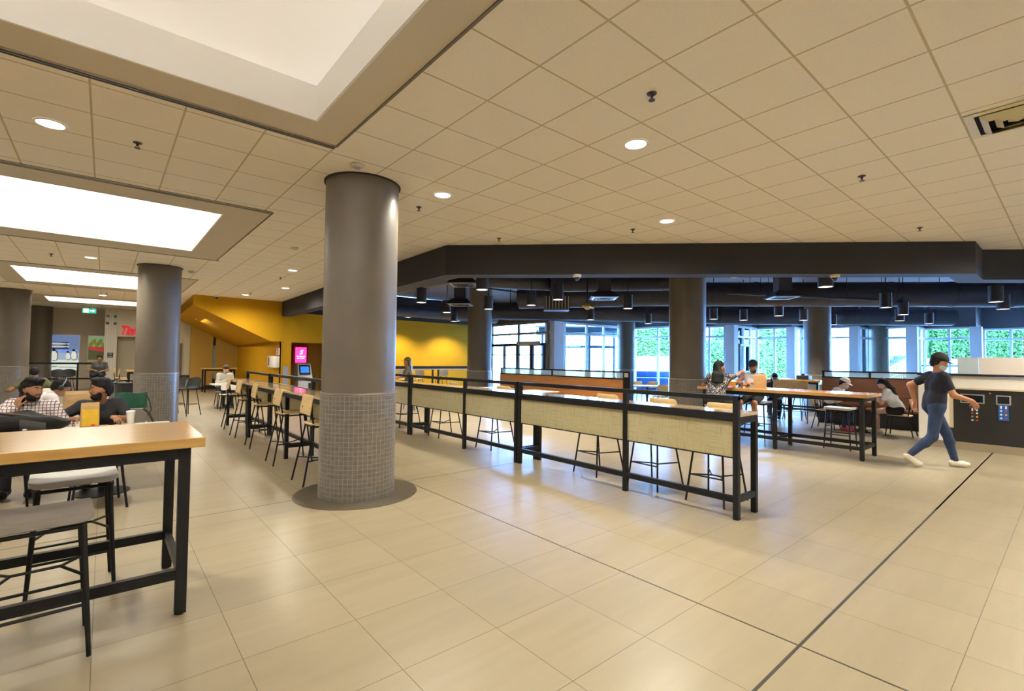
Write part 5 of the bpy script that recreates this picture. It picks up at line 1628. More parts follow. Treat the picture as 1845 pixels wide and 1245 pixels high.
def person(label, loc, rz, pose, skin='skin_t', hair='hair', hair_style='short', top=None, bottom=None, shoes='black', res=0.012, fine=False,
           female=False, cap=None, mask=None, beard=False, glasses=False, scale=1.0):
    """pose is given in the person's own frame: x right, y forward, z up from the floor"""
    t = thing('person', label, 'person', loc, rz)
    h = res
    P = np.array(pose['pelvis'], float)
    lean = pose.get('lean', 0.1)
    slean = pose.get('side', 0.0)
    tw = pose.get('twist', 0.0)
    up = nrm((slean, math.sin(lean), math.cos(lean)))
    rt = np.array((math.cos(tw), math.sin(tw), 0.0))
    rt = nrm(rt - up * (rt @ up))
    fw = np.cross(up, rt)
    sw = (.150 if female else .170)
    chest = P + up * .30 + fw * .015
    neck = P + up * .475 + fw * .0
    sh = {s: P + up * .435 + rt * s * sw for s in (-1, 1)}
    for s in (-1, 1):
        sh[s] = sh[s] + np.array(pose.get('shrug', {}).get(s, (0, 0, 0)), float)
    hy, hp, hr = pose.get('head', (0, 0, 0))
    R = rotm(hy, hp, hr)
    hc = neck + nrm(up * .8 + np.array((0, 0, .5)) + fw * pose.get('crane', .15)) * .165
    H = lambda x, y, z: hc + R @ np.array((x, y, z))
    body = Field(h)
    groups = {}
    def add(g, *a):
        groups.setdefault(g, []).append(a)
        body.cone(*a)
    # torso
    wz = .085 if female else .078
    for s in (-1, 1):
        add('hip', P + rt * s * .075 + up * .0, P + rt * s * .06 + up * .10, .108 if female else .10, .10, .05)
        add('torso', P + rt * s * .055 + up * .08, chest + rt * s * .070, .086 if not female else .088, .098 if not female else .090, .05)
        add('torso', chest + rt * s * .07, sh[s] - rt * s * .03 - up * .02, .098, .066, .04)
        add('torso', neck - up * .05, sh[s], .052, .056, .04)
    if female:
        for s in (-1, 1):
            add('torso', chest + rt * s * .07 + fw * .07 + up * .03, chest + rt * s * .07 + fw * .075, .055, .055, .04)
    add('neck', neck - up * .04, hc - R @ np.array((0, .012, .055)), .054 if not female else .046, .05 if not female else .042, .03)
    # arms
    ul, fl_ = .285, .255
    arms = {}
    for s in (-1, 1):
        wr = np.array(pose['wrist'][s], float)
        el, wr = ik(sh[s], wr, ul, fl_, pose.get('elbow', {}).get(s, (s * .6, -.5, -.6)))
        arms[s] = (sh[s], el, wr)
        ra = .050 if not female else .042
        add('uarm%d' % s, sh[s], el, ra + .004, ra - .008, .03)
        add('farm%d' % s, el, wr, ra - .008, .027 if not female else .024, .02)
        hd = pose.get('hand', {}).get(s, (tuple(nrm(wr - el)), (0, 0, -1), .5))
        d, pn, curl = hd[:3]
        if fine:
            hand_prims(body, wr, d, pn, hd[3] if len(hd) > 3 else -s, curl)
        else:
            d, pn = nrm(d), nrm(pn)
            hand_prims(body, wr, d, pn, hd[3] if len(hd) > 3 else -s, curl)
    # legs
    tl, sl = .43, .42
    ank = {}
    for s in (-1, 1):
        hip = P + rt * s * .085 - up * .0
        an = np.array(pose['ankle'][s], float)
        kn, an = ik(hip, an, tl, sl, pose.get('knee', {}).get(s, (0, 1, .2)))
        add('thigh%d' % s, hip, kn, .088, .056, .03)
        add('shank%d' % s, kn, kn + (an - kn) * .35 + nrm(np.cross(rt, an - kn)) * .012, .054, .053, .03)
        add('shank%d' % s, kn + (an - kn) * .35, an, .050, .034, .03)
        ank[s] = an
        td = np.array(pose.get('toe', {}).get(s, (0, 1, 0)), float)
        td = nrm(td)
        dn = nrm(an - kn) if False else np.array((0, 0, -1.0))
        heel = an - td * .045 + dn * .045
        ball = an + td * .11 + np.array((0, 0, -.052))
        tip = ball + nrm(td * np.array((1, 1, .3))) * .055
        add('foot%d' % s, an, an - np.array((0, 0, .03)), .036, .038, .02)
        add('foot%d' % s, heel + np.array((0, 0, .012)), ball, .034, .036, .02)
        add('foot%d' % s, ball, tip, .036, .026, .02)
    # head
    body.ell(H(0, -.008, .028), (.075, .094, .092), R, .02)
    body.ell(H(0, .020, -.028), (.063, .074, .098), R, .03)
    body.ell(H(0, .040, -.088), (.046, .046, .030), R, .03)
    body.cone(H(-.030, .080, .022), H(.030, .080, .022), .012, .012, .02)
    body.cone(H(0, .090, .010), H(0, .108, -.030), .008, .0125, .012)
    body.cone(H(-.012, .092, -.034), H(.012, .092, -.034), .010, .010, .01)
    body.cone(H(-.020, .083, -.066), H(.020, .083, -.066), .010, .010, .012)
    body.cone(H(0, .075, -.102), H(0, .078, -.100), .018, .018, .02)
    for s in (-1, 1):
        body.ell(H(s * .076, -.008, -.008), (.009, .020, .031), R, .008)
        body.cone(H(s * .040, .060, -.028), H(s * .036, .066, -.040), .022, .02, .025)
    sk = link_mesh('body', body.mesh(), skin, t, ang=80)
    # face parts
    if fine:
        for s in (-1, 1):
            e = MB().sphere(H(s * .030, .0765, .004), (.0135, .0135, .010), 14, 10, Matrix(R.tolist()))
            e.build('eye', 'eye_w', t)
            MB().sphere(H(s * .030, .0875, .004), (.006, .004, .006), 12, 8, Matrix(R.tolist())).build('iris', 'eye_d', t.children[-1])
        br = Field(.004)
        for s in (-1, 1):
            br.cone(H(s * .015, .094, .027), H(s * .034, .089, .032), .0055, .005, .004)
            br.cone(H(s * .034, .089, .032), H(s * .048, .078, .026), .005, .003, .004)
        link_mesh('eyebrows', br.mesh(), hair, t, ang=80)
        li = Field(.004)
        li.cone(H(-.022, .086, -.064), H(0, .0935, -.061), .005, .006, .004)
        li.cone(H(.022, .086, -.064), H(0, .0935, -.061), .005, .006, .004)
        li.cone(H(-.018, .086, -.072), H(0, .0925, -.074), .005, .0065, .004)
        li.cone(H(.018, .086, -.072), H(0, .0925, -.074), .005, .0065, .004)
        link_mesh('lips', li.mesh(), 'lip', t, ang=80)
    elif not mask:
        for s in (-1, 1):
            MB().sphere(H(s * .030, .083, .004), (.012, .008, .007), 10, 6, Matrix(R.tolist())).build('eye', 'eye_d', t)
        MB().sphere(H(0, .0925, -.068), (.024, .006, .006), 10, 6, Matrix(R.tolist())).build('lips', 'lip', t)
    # hair
    hf = Field(min(h, .009) if fine else min(h, .012))
    g = .012
    if hair_style in ('short', 'bun', 'long', 'pony', 'quiff'):
        hf.ell(H(0, -.014, .036), (.075 + g, .094 + g, .092 + g), R, .02)
        hf.ell(H(0, -.050, -.015), (.066 + g, .055 + g, .075), R, .03)
        if hair_style == 'quiff':
            hf.ell(H(.01, .060, .108), (.066, .046, .034), R, .03)
            hf.ell(H(0, .0, .112), (.072, .075, .034), R, .03)
        if hair_style in ('long', 'pony'):
            for s in (-1, -.5, 0, .5, 1):
                b0 = H(s * .055, -.07 + .02 * abs(s), -.02)
                b1 = neck + rt * s * .075 - fw * (.075 if female else .06) + up * .0
                b2 = chest + rt * s * .085 - fw * (.115 - .02 * abs(s)) + up * (.02 if hair_style == 'long' else .12)
                hf.cone(b0, b1, .040, .040, .03)
                hf.cone(b1, b2, .040, .026, .03)
            if pose.get('hair_front'):
                for s in (-1, 1):
                    hf.cone(H(s * .080, .0, .0), H(s * .085, .03, -.17), .026, .022, .02)
                    hf.cone(H(s * .085, .03, -.17), H(s * .07, .03, -.30), .022, .012, .02)
        if cap:
            hf.pr = [p for p in hf.pr]
    hl = pose.get('hairline', .052)
    Ri = R.T
    def face_carve(X, Y, Z):
        q = np.stack([X - hc[0], Y - hc[1], Z - hc[2]], -1) @ R      # to head frame
        x, y, z = q[..., 0], q[..., 1], q[..., 2]
        f1 = np.minimum(y - .022 + .45 * np.clip(.05 - z, 0, .09), hl - 5.0 * x * x - z)
        f2 = np.minimum(-(z + .052 - .5 * np.clip(y + .05, 0, .05)), y + .06) if hair_style in ('short', 'quiff', 'bun') else np.minimum(-(z + .02), y - .0) * 1
        # remove where in front of the ears and below the hairline
        return np.maximum(f1, np.where(hair_style in ('short', 'quiff', 'bun'), f2, -1.0))
    if hair_style != 'none':
        me = hf.mesh(carve=face_carve)
        if me:
            if hair_style in ('short', 'quiff'):
                rough_up(me)
            link_mesh('hair', me, hair, t, ang=80)
    if beard:
        bf = Field(.007 if fine else .010)
        bf.ell(H(0, .022, -.040), (.067, .074, .098), R, .02)
        bf.ell(H(0, .043, -.094), (.052, .052, .036), R, .03)
        bf.cone(H(-.024, .092, -.050), H(.024, .092, -.050), .008, .008, .01)
        def bc(X, Y, Z):
            q = np.stack([X - hc[0], Y - hc[1], Z - hc[2]], -1) @ R
            x, y, z = q[..., 0], q[..., 1], q[..., 2]
            lower = z + .046 + .35 * np.maximum(np.abs(x) - .028, 0) * -1.0 - np.clip((np.abs(x) - .03) * 1.6, 0, .05)
            mouth = .0145 - np.sqrt((x / 1.9) ** 2 + (z + .068) ** 2)
            return np.maximum(np.maximum(lower, -(y + .005)), np.where(y > .05, mouth, -1))
        me = bf.mesh(carve=bc)
        if me:
            link_mesh('beard', me, hair, t, ang=80)
    if mask:
        mf = Field(.008)
        mf.ell(H(0, .030, -.052), (.069, .082, .072), R, .02)
        def mc(X, Y, Z):
            q = np.stack([X - hc[0], Y - hc[1], Z - hc[2]], -1) @ R
            return np.maximum(np.maximum(-(q[..., 1] - .0), q[..., 2] + .018 - .25 * q[..., 1]), -(q[..., 2] + .125))
        me = mf.mesh(carve=mc)
        if me:
            link_mesh('face_mask', me, mask, t, ang=80)
    if cap:
        cf = Field(.008)
        cf.ell(H(0, -.012, .042), (.075 + .022, .094 + .022, .092 + .018), R, .02)
        def cc(X, Y, Z):
            q = np.stack([X - hc[0], Y - hc[1], Z - hc[2]], -1) @ R
            return -(q[..., 2] - .048)
        link_mesh('cap', cf.mesh(carve=cc), cap, t, ang=80)
        def brim(u, v):
            a = (u - .5) * 2
            y = .085 + v * (.085 * (1 - a * a * .55)) - .055 * a * a
            return Vector(H(a * .078, y, .052 - .22 * (y - .08) - .022 * a * a))
        MB().grid(brim, 12, 6, .006).build('cap_brim', cap, t)
    # clothing
    def garment(name, sel, material, inflate, clip=()):
        gf = Field(min(h, .011))
        for gname, frac in sel:
            for a in groups.get(gname, []):
                A, B = a[0], a[1]
                rb = a[3]
                if frac < 1:
                    B = A + (B - A) * frac
                    rb = a[2] + (a[3] - a[2]) * frac
                gf.cone(A, B, a[2], rb, a[4])
        me = gf.mesh(inflate=inflate, clip=clip)
        return link_mesh(name, me, material, t, ang=80)
    if top:
        kind, m_ = top
        if kind == 'tee':
            clips = []
            garment('t_shirt', [('torso', 1), ('hip', 1), ('uarm-1', .62), ('uarm1', .62)], m_, .013, clips)
        elif kind == 'long':
            garment('shirt', [('torso', 1), ('hip', 1), ('uarm-1', 1), ('uarm1', 1), ('farm-1', .9), ('farm1', .9)], m_, .015)
            cf = Field(.01)
            cf.cone(neck - up * .03 - fw * .0, neck + up * .02, .060, .062, .01)
            link_mesh('collar', cf.mesh(), m_, t, ang=80)
        elif kind == 'tank':
            garment('tank_top', [('torso', .80), ('hip', 1)], m_, .012)
    if bottom:
        kind, m_ = bottom
        if kind == 'pants':
            garment('trousers', [('hip', .6), ('thigh-1', 1), ('thigh1', 1), ('shank-1', .97), ('shank1', .97)], m_, .012)
        elif kind == 'shorts':
            garment('shorts', [('hip', .6), ('thigh-1', .72), ('thigh1', .72)], m_, .014)
        elif kind == 'hotpants':
            garment('shorts', [('hip', .6), ('thigh-1', .34), ('thigh1', .34)], m_, .013)
    if shoes:
        for s in (-1, 1):
            gf = Field(.009)
            for a in groups['foot%d' % s]:
                gf.cone(a[0], a[1], a[2], a[3], a[4])
            me = gf.mesh(inflate=.007, clip=[((0, 0, ank[s][2] + .012), (0, 0, 1))])
            if me:
                link_mesh('shoe', me, shoes, t, ang=80)
    t['_hc'] = [float(v) for v in hc]
    del t['_hc']
    return t, dict(head=H, R=R, arms=arms, neck=neck, chest=chest, up=up, rt=rt, fw=fw, P=P)

def cloth(name, c, **k):
    M[name] = mat(name, c, k.pop('rough', .85), **k)
    return name
cloth('black_cotton', (.014, .014, .018), bump=.3, nscale=18)
cloth('navy_cotton', (.010, .012, .024), bump=.3, nscale=18)
cloth('white_cotton', (.72, .70, .70), bump=.3, nscale=14)
cloth('green_cotton', (.12, .125, .055), bump=.3, nscale=14)
cloth('grey_cotton', (.07, .075, .08))
cloth('beige_knit', (.50, .47, .36), bump=.4, nscale=20)
cloth('denim', (.020, .038, .095), noise=.25, nscale=10, bump=.3)
cloth('dark_denim', (.012, .015, .028))
cloth('white_sneaker', (.70, .66, .52), rough=.6)
cloth('red_sneaker', (.45, .03, .03), rough=.6)
cloth('mask_blue', (.42, .55, .62))
cloth('cap_white', (.78, .73, .70))
cloth('cap_black', (.02, .02, .02))
cloth('cap_olive', (.16, .105, .03))
cloth('olive_shirt', (.10, .075, .03))
cloth('purple_grey', (.06, .055, .085))
def floral():
    m = mat('floral_print', (.015, .014, .016), .8)
    nt = m.node_tree
    b = nt.nodes['Principled BSDF']
    tc = nt.nodes.new('ShaderNodeTexCoord')
    nz = nt.nodes.new('ShaderNodeTexNoise')
    nz.inputs['Scale'].default_value = 22
    nz.inputs['Detail'].default_value = 3
    nz.inputs['Distortion'].default_value = 2.2
    cr = nt.nodes.new('ShaderNodeValToRGB')
    cr.color_ramp.interpolation = 'CONSTANT'
    cr.color_ramp.elements[0].color = (.012, .012, .014, 1)
    cr.color_ramp.elements[1].position = .555
    cr.color_ramp.elements[1].color = (.42, .38, .36, 1)
    nt.links.new(tc.outputs['Object'], nz.inputs['Vector'])
    nt.links.new(nz.outputs['Fac'], cr.inputs['Fac'])
    nt.links.new(cr.outputs['Color'], b.inputs['Base Color'])
    return m
M['floral'] = floral()
def plaid():
    m = mat('plaid', (.6, .55, .55), .85)
    nt = m.node_tree
    b = nt.nodes['Principled BSDF']
    tc = nt.nodes.new('ShaderNodeTexCoord')
    sp = nt.nodes.new('ShaderNodeSeparateXYZ')
    nt.links.new(tc.outputs['Object'], sp.inputs[0])
    outs = []
    for ax, f in (('X', 30), ('Z', 30), ('Y', 30)):
        mu = nt.nodes.new('ShaderNodeMath')
        mu.operation = 'MULTIPLY'
        mu.inputs[1].default_value = f
        fr = nt.nodes.new('ShaderNodeMath')
        fr.operation = 'FRACT'
        gt = nt.nodes.new('ShaderNodeMath')
        gt.operation = 'LESS_THAN'
        gt.inputs[1].default_value = .24
        nt.links.new(sp.outputs[ax], mu.inputs[0])
        nt.links.new(mu.outputs[0], fr.inputs[0])
        nt.links.new(fr.outputs[0], gt.inputs[0])
        outs.append(gt.outputs[0])
    mx = nt.nodes.new('ShaderNodeMath')
    mx.operation = 'MAXIMUM'
    nt.links.new(outs[0], mx.inputs[0])
    nt.links.new(outs[1], mx.inputs[1])
    mix = nt.nodes.new('ShaderNodeMix')
    mix.data_type = 'RGBA'
    mix.inputs[6].default_value = (.68, .63, .63, 1)
    mix.inputs[7].default_value = (.16, .09, .10, 1)
    nt.links.new(mx.outputs[0], mix.inputs[0])
    nt.links.new(mix.outputs[2], b.inputs['Base Color'])
    return m
M['plaid'] = plaid()

def sit(seat=.46, y=0.0, knee_w=.11, foot=(0.02, .38)):
    """a sitting pose: pelvis over the seat, shanks down"""
    return dict(pelvis=(0, y, seat + .115), ankle={-1: (-knee_w, y + foot[1], .085 + foot[0]), 1: (knee_w, y + foot[1], .085 + foot[0])}, knee={-1: (-.1, 1, .6), 1: (.1, 1, .6)})

PI = math.pi
def bearing(p, q):
    """rotation about z that makes a person at p face q"""
    return math.atan2(q[1] - p[1], q[0] - p[0]) - PI / 2

# man on the phone, plaid shirt
ps = sit(y=.02)
ps.update(lean=.30, side=-.05, twist=-.1, head=(.95, .12, -.08), wrist={-1: (-.16, .36, .80), 1: (.075, .30, .985)},
          elbow={-1: (-.7, -.3, -.5), 1: (1.0, .25, -.6)}, hand={-1: ((.5, .8, -.1), (0, 0, -1), .3), 1: ((-.12, -.22, .95), (-.55, -.80, .0), .55)})
who, J = person('person in a plaid shirt holding a phone to his ear at the left edge', (-0.62, 8.02, 0), PI - .15, ps, 'skin_b', 'hair', 'quiff', ('long', 'plaid'), ('pants', 'dark_denim'), 'black', .009, True, beard=True)
hp = J['arms'][1][2]
ph = thing('phone', 'dark phone held to the ear of the man in the plaid shirt', 'phone', who.location, 0)
ph.rotation_euler = who.rotation_euler
_w, _d, _n = J['arms'][1][2], nrm((-.12, -.22, .95)), nrm((-.55, -.80, .0))
_n = nrm(_n - _d * (_n @ _d))
_s = np.cross(_d, _n)
MB().box((0, 0, 0), (.072, .150, .010), bev=.004, rot=Matrix(np.stack([_s, _d, _n], 1).tolist())).build('phone_body', 'screen_dark', ph, loc=tuple(_w + _d * .105 + _n * .030))
# man in the black T-shirt
ps = sit(y=.02)
ps.update(lean=.40, twist=.15, head=(-1.35, -.04, .0), wrist={-1: (-.12, .50, .84), 1: (.20, .33, .82)}, elbow={-1: (-.8, -.3, -.5), 1: (.9, -.3, -.4)},
          hand={-1: ((-.3, .8, -.05), (0, 0, -1), .5), 1: ((-.6, .7, -.05), (0, 0, -1), .55)})
person('person with a beard in a black T-shirt sitting behind the small kraft paper bag', (-0.02, 8.06, 0), PI, ps, 'skin_b', 'hair', 'quiff', ('tee', 'black_cotton'), ('pants', 'dark_denim'), 'black', .009, True, beard=True)
t = thing('phone', 'dark phone lying under the hand of the man in the black T-shirt', 'phone', (0.10, 7.50, .745), .9)
MB().box((0, 0, .005), (.075, .155, .010), bev=.004).build('phone_body', 'screen_dark', t)
# person in white with headphones, leaning away
ps = sit()
ps.update(lean=.62, twist=.0, head=(-.1, .5, .0), wrist={-1: (-.22, .55, .78), 1: (.20, .52, .78)}, crane=.5)
who, J = person('person in a white long-sleeved shirt with headphones, bending over the table', (-0.88, 10.12, 0), -1.3, ps, 'skin_b', 'hair', 'short', ('long', 'white_cotton'), ('pants', 'dark_denim'), 'black', .011)
hb = thing('headphones', 'grey headphones on the head of the person in the white shirt', 'headphones', who.location)
hb.rotation_euler = who.rotation_euler
MB().tube([tuple(J['head'](.098 * math.cos(a), -.01, .02 + .125 * math.sin(a))) for a in [k * PI / 12 for k in range(13)]], .009, 8).build('band', 'seat_grey', hb)
for s in (-1, 1):
    MB().sphere(tuple(J['head'](s * .095, -.008, -.005)), (.022, .038, .042), 14, 10, Matrix(J['R'].tolist())).build('ear_cup', 'blackplastic', hb)
# green shirt, back to the camera
ps = sit()
ps.update(lean=.45, head=(0, .5, 0), wrist={-1: (-.42, .32, .76), 1: (.42, .32, .76)}, crane=.3)
person('person in an olive green T-shirt seen from behind, far left', (-1.22, 15.35, 0), 0.0, ps, 'skin_b', 'hair', 'short', ('tee', 'green_cotton'), ('pants', 'dark_denim'), 'black', .014)
# grey shirt by the poster
ps = sit(.70, foot=(.30, .3))
ps.update(lean=.12, head=(.2, .15, 0), wrist={-1: (-.12, .28, .95), 1: (.10, .30, .98)})
p = at(179, 690, 19.2)
person('person in a grey shirt with folded arms in front of the landscape poster', (p.x, p.y, 0), PI - .2, ps, 'skin_b', 'hair', 'short', ('tee', 'grey_cotton'), ('pants', 'dark_denim'), 'black', .016)
# man in the beige sweater
ps = sit()
ps.update(lean=.30, head=(0, .55, 0), wrist={-1: (-.07, .40, .82), 1: (.08, .40, .82)}, crane=.3, hand={-1: ((.7, .6, .2), (.3, -.6, -.5), .6), 1: ((-.7, .6, .2), (-.3, -.6, -.5), .6)})
who, J = person('person in a beige sweater looking down at a phone in front of the ochre wall', (2.95, 17.85, 0), PI + .15, ps, 'skin_l', 'hair_br', 'short', ('long', 'beige_knit'), ('pants', 'dark_denim'), 'black', .012)
t = thing('phone', 'small phone in the hands of the man in the beige sweater', 'phone', who.location)
t.rotation_euler = who.rotation_euler
MB().box((0, .48, .88), (.07, .13, .012), bev=.004).build('phone_body', 'paper_w', t)
# cap person at the yellow wall
p = at(738, 665, 15.0)
ps = sit(.74, foot=(.30, .28))
ps.update(lean=.1, head=(.35, .0, 0), wrist={-1: (-.2, .32, 1.0), 1: (.2, .32, 1.0)})
person('person in an olive cap and dark shirt in front of the yellow wall', (p.x, p.y, 0), .9, ps, 'skin_t', 'hair_br', 'long', ('tee', 'olive_shirt'), ('pants', 'dark_denim'), 'black', .013, female=True, cap='cap_olive')
make_pad_stool('padded stool under the person in the olive cap', (p.x, p.y, 0), .9, None, 'seat_grey', .74)
# the couple
wl, ml = (9.02, 4.56), (10.74, 4.55)
ps = sit(.76, foot=(.28, .30))
ps.update(lean=.28, twist=.42, head=(-.55, -.05, 0), wrist={-1: (-.28, .40, 1.14), 1: (.10, .86, 1.43)}, elbow={-1: (-.8, -.2, -.6), 1: (.6, -.1, -1)}, shrug={1: (.0, .09, .03)},
          hand={-1: ((.2, .9, 0), (0, 0, -1), .4), 1: ((.1, 1, .1), (-.6, 0, -.8), .9)})
person('long-haired person in a black and white floral top reaching across the oak table', (wl[0], wl[1], 0), -PI / 2 - .05, ps, 'skin_t', 'hair', 'long', ('tee', 'floral'), ('shorts', 'black_cotton'), 'black', .010, female=True)
ps = sit(.76, foot=(.24, .28), knee_w=.16)
ps.update(lean=.10, twist=.1, head=(.15, .22, .05), wrist={-1: (-.10, .42, 1.17), 1: (.10, .40, 1.17)}, elbow={-1: (-1, -.2, -.5), 1: (1, -.2, -.5)},
          hand={-1: ((.5, .8, 0), (0, 0, -1), .6), 1: ((-.5, .8, 0), (0, 0, -1), .6)})
person('person in a white tank top and dark cap eating at the oak table', (ml[0], ml[1], 0), PI / 2, ps, 'skin_t', 'hair', 'short', ('tank', 'white_cotton'), ('shorts', 'black_cotton'), 'cap_black', .010, cap='cap_black', beard=True)
# dark jacket behind
p = at(1396, 690, 14.0)
ps = sit()
ps.update(lean=.35, head=(.2, .4, 0), wrist={-1: (-.2, .45, .78), 1: (.2, .45, .78)}, crane=.3)
person('person with long dark hair in a purple grey jacket behind the man in the cap', (p.x, p.y, 0), PI / 2 + .35, ps, 'skin_t', 'hair', 'long', ('long', 'purple_grey'), ('pants', 'dark_denim'), 'black', .014, female=True, mask='mask_blue')
make_chair('chair under the person in the purple grey jacket', (p.x + .05, p.y - .02, 0), PI / 2 + .35)
# boy in the white cap
ps = sit()
ps.update(lean=.50, head=(0, .45, 0), wrist={-1: (-.15, .46, .80), 1: (.15, .46, .80)}, crane=.45, ankle={-1: (-.12, .32, .09), 1: (.12, .34, .09)})
person('person in a white cap and face mask bending over the white table', (13.56, 3.98, 0), PI, ps, 'skin_l', 'hair', 'short', ('tee', 'white_cotton'), ('pants', 'black_cotton'), 'red_sneaker', .011, cap='cap_white', mask='mask_blue')
# girl in the white shirt
ps = sit()
ps.update(lean=.42, head=(.0, .75, 0), wrist={-1: (-.05, .42, .82), 1: (.10, .44, .82)}, crane=.4, hair_front=True, ankle={-1: (-.05, .36, .09), 1: (.10, .40, .09)})
person('long-haired person in a white T-shirt and black shorts bent over a notebook', (13.62, 2.64, 0), 0.0, ps, 'skin_l', 'hair', 'long', ('tee', 'white_cotton'), ('hotpants', 'black_cotton'), 'white_sneaker', .011, female=True)
# walking man
wd = Vector((10.10 - 9.56, 1.18 - 1.92))
ps = dict(pelvis=(0, -.02, .875), lean=.10, head=(-.25, .30, 0), wrist={-1: (-.27, -.14, .92), 1: (.24, .34, .98)}, elbow={-1: (-.5, -1, 0), 1: (.3, -1, -.1)},
          ankle={-1: (-.09, .30, .085), 1: (.09, -.40, .17)}, knee={-1: (0, 1, .1), 1: (0, 1, .0)}, toe={-1: (0, 1, .05), 1: (0, .85, -.55)},
          hand={-1: ((0, -.1, -1), (.9, .2, 0), .4), 1: ((0, .55, -.8), (-.9, .2, 0), .45)}, crane=.2)
wm = at(1668, 700, 8.6)
who, J = person('person in a dark T-shirt, blue jeans and cap walking past the waste station', (9.95, 1.47, 0), bearing((0, 0), wd), ps, 'skin_t', 'hair', 'short', ('tee', 'navy_cotton'), ('pants', 'denim'), 'white_sneaker', .010, cap='cap_black', mask='mask_blue')
who.scale = (1.0, 1.0, 1.08)
# ------------------------------------------------------------------ outdoors
M['paving'] = mat('bright_paving', (.72, .70, .66), .8, noise=.05, nscale=1)
struct('floor_terrace', MB().box((38, 16, -0.08), (60, 60, 0.1)), 'paving', label='bright concrete terrace outside')
def leaf_mat(name, c1, c2):
    m = mat(name, c1, .6)
    nt = m.node_tree
    b = nt.nodes['Principled BSDF']
    b.inputs['Specular IOR Level'].default_value = 0.12
    tc = nt.nodes.new('ShaderNodeTexCoord')
    v = nt.nodes.new('ShaderNodeTexVoronoi')
    v.inputs['Scale'].default_value = 7
    cr = nt.nodes.new('ShaderNodeValToRGB')
    cr.color_ramp.elements[0].color = (*c1, 1)
    cr.color_ramp.elements[1].color = (*c2, 1)
    nt.links.new(tc.outputs['Object'], v.inputs['Vector'])
    nt.links.new(v.outputs['Color'], cr.inputs['Fac'])
    nt.links.new(cr.outputs['Color'], b.inputs['Base Color'])
    return m
M['leaf'] = leaf_mat('hedge_leaf', (.008, .055, .016), (.075, .17, .05))
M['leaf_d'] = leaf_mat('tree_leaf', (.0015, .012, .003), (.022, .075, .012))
def leafy(name, label, cat, base, size, rz, n, material, seed, planter=None, group=None, r0=.09):
    rnd = random.Random(seed)
    t = thing(name, label, cat, base, rz, group)
    m = MB()
    w, d, z0, z1 = size
    verts, faces = [], []
    for k in range(n):
        x = rnd.uniform(-w / 2, w / 2)
        y = -d / 2 + abs(rnd.gauss(0, d * .12))
        z = rnd.uniform(z0, z1)
        if rnd.random() < .15:
            z = z1 + rnd.uniform(-.1, .08)
            y = rnd.uniform(-d / 2, d / 2)
        r = rnd.uniform(.6, 1.4) * r0
        a, b = rnd.uniform(0, 6.28), rnd.uniform(-.9, .9)
        u = Vector((math.cos(a), math.sin(a) * .5, math.sin(b))).normalized()
        v = u.cross(Vector((rnd.uniform(-.5, .5), -1, rnd.uniform(-.2, .9)))).normalized()
        c = Vector((x, y, z))
        i = len(verts)
        verts += [c - u * r, c + v * r * .5, c + u * r, c - v * r * .5]
        faces.append((i, i + 1, i + 2, i + 3))
    me = bpy.data.meshes.new('foliage')
    me.from_pydata(verts, [], faces)
    link_mesh('foliage', me, material, t, smooth=False)
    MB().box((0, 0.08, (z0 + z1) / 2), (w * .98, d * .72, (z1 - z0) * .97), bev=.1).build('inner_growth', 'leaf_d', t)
    return t
p = at(1182, 640, 33)
RZ = math.atan2(RT.y, RT.x)
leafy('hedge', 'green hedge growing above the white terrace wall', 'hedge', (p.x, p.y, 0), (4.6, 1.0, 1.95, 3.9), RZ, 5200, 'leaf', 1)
t = thing('terrace_wall', 'white terrace wall below the hedge', 'wall', (p.x, p.y, 0), RZ)
MB().box((0, 0, .95), (5.2, 1.1, 1.88)).build('wall_body', 'white', t, smooth=False)
p = at(1318, 640, 36)
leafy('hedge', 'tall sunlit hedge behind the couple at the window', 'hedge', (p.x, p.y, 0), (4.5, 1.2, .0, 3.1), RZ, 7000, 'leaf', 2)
p = at(1375, 640, 40)
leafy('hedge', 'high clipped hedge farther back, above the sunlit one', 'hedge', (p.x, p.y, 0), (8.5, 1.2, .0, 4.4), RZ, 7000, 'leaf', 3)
for k, (px, d, w, h, lab) in enumerate(((1690, 40, 2.6, 5.2, 'leafy tree seen above the walking man'), (1745, 43, 2.9, 5.6, 'leafy tree right of the one above the walking man'), (1800, 46, 3.3, 5.4, 'leafy tree above the pink screen board'))):
    p = at(px, 640, d)
    t = leafy('tree', lab, 'tree', (p.x, p.y, 0), (w, 2.0, 1.6, h), RZ, 4200, 'leaf_d', 10 + k, group='trees beyond the right windows', r0=.13)
    MB().tube([(0, 0, 0), (.1, .1, 2.0)], .12, 10, r2=.08).build('trunk', mat('bark_%d' % k, (.09, .06, .04), .8), t)
p = at(1745, 655, 39)
t = thing('garden_wall', 'blue grey stone garden wall below the trees', 'wall', (p.x, p.y, 0), RZ)
MB().box((0, 0, 1.05), (8.5, .5, 2.1)).build('wall_body', brick_mat('garden_stone', (.055, .065, .07), (.04, .048, .055), (.08, .09, .1), .5, .24, .02, rough=.8, offset=.5, noise=.2, nscale=(3, 3, 3)), t, smooth=False)
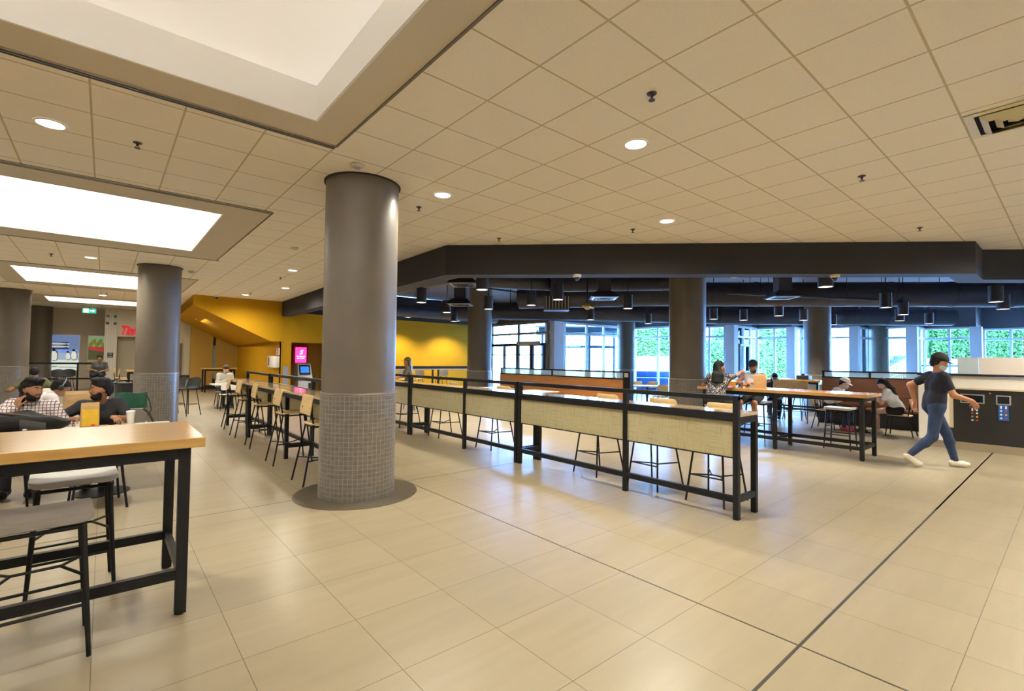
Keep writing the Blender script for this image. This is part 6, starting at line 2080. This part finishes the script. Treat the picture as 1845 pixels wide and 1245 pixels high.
# outdoor stair with white railing
p = at(1617, 640, 34)
M['stair_grey'] = mat('stair_grey', (.05, .06, .07), .8)
t = thing('garden_stair', 'outdoor stair with white picket railing', 'stair', (p.x, p.y, 0), RZ)
for k in range(9):
    MB().box((-.9 + .26 * k, .9, .17 * (k + .5) + .0), (.28, 1.4, .17 * (k + 1))).build('step', 'stair_grey', t, smooth=False)
MB().box((.2, 1.75, 1.5), (4.2, .2, 3.0)).build('side_wall', 'stair_grey', t, smooth=False)
rl = MB().bar((-1.2, 0, 1.0), (1.4, 0, 2.45), .05, .05).bar((-1.2, 0, .3), (1.4, 0, 1.6), .05, .05)
rl.build('hand_rail', 'white', t, smooth=False)
for k in range(16):
    x = -1.15 + .165 * k
    z0 = (x + 1.2) / 2.6 * 1.3
    MB().box((x, 0, z0 / 2 + .55), (.045, .045, 1.05 + z0)).build('picket', 'white', t, smooth=False)
p = at(1600, 600, 44)
t = thing('neighbour_roof', 'grey shingled roof seen above the railing', 'roof', (p.x, p.y, 0), RZ)
MB().hull([(-1.5, 0, 0), (4.5, 0, 0), (4.5, 3, 0), (-1.5, 3, 0)], [(-1.5, 0, 2.6), (4.5, 0, 2.6), (4.5, 3, 2.6), (-1.5, 3, 2.6)]).build('house_wall', 'stair_grey', t, smooth=False)
MB().hull([(-2.0, -.4, 2.6), (5, -.4, 2.6), (5, 3.4, 2.6), (-2, 3.4, 2.6)], [(1.2, 1.2, 5.2), (3, 1.2, 5.2), (3, 1.8, 5.2), (1.2, 1.8, 5.2)]).build('roof_slope', brick_mat('shingle', (.045, .055, .065), (.035, .045, .055), (.02, .025, .03), .4, .2, .02, offset=.5, rough=.8), t, smooth=False)
# entrance canopy
t = thing('entrance_canopy', 'pale blue steel entrance canopy outside the tall window', 'canopy', at(1042, 640, 26.5) - Vector((0, 0, at(1042, 640, 26.5).z)), RZ)
M['canopy'] = mat('canopy_steel', (.03, .07, .10), .5)
for x, y in ((-1.8, 0), (.6, 0), (2.6, 0), (-1.8, 3), (2.6, 3)):
    MB().box((x, y, 1.6), (.14, .14, 3.2)).build('post', 'canopy', t, smooth=False)
MB().box((.4, 0, 3.25), (5.2, .2, .25)).box((.4, 3, 3.25), (5.2, .2, .25)).box((.4, 0, 2.35), (4.6, .12, .16)).build('beam', 'canopy', t, smooth=False)
MB().box((.4, 1.5, 3.42), (5.6, 3.6, .08)).build('roof', mat('canopy_glass', (.06, .12, .16), .3), t, smooth=False)
t = thing('outdoor_sofa', 'blue outdoor sofa on the terrace left of the wide column', 'sofa', (21.6, 13.9, 0), RZ) if False else None
p = at(1178, 684, 27)
t = thing('outdoor_sofa', 'blue covered furniture on the terrace behind the long white table', 'sofa', (p.x, p.y, 0), RZ)
MB().box((0, 0, .35), (2.2, .8, .7), bev=.08).build('seat', mat('sofa_blue', (.012, .05, .14), .7), t)
MB().box((0, .38, .6), (2.2, .2, .9), bev=.08).build('back', 'sofa_b2', t) if False else MB().box((0, .38, .6), (2.2, .2, .9), bev=.08).build('back', bpy.data.materials['sofa_blue'], t)
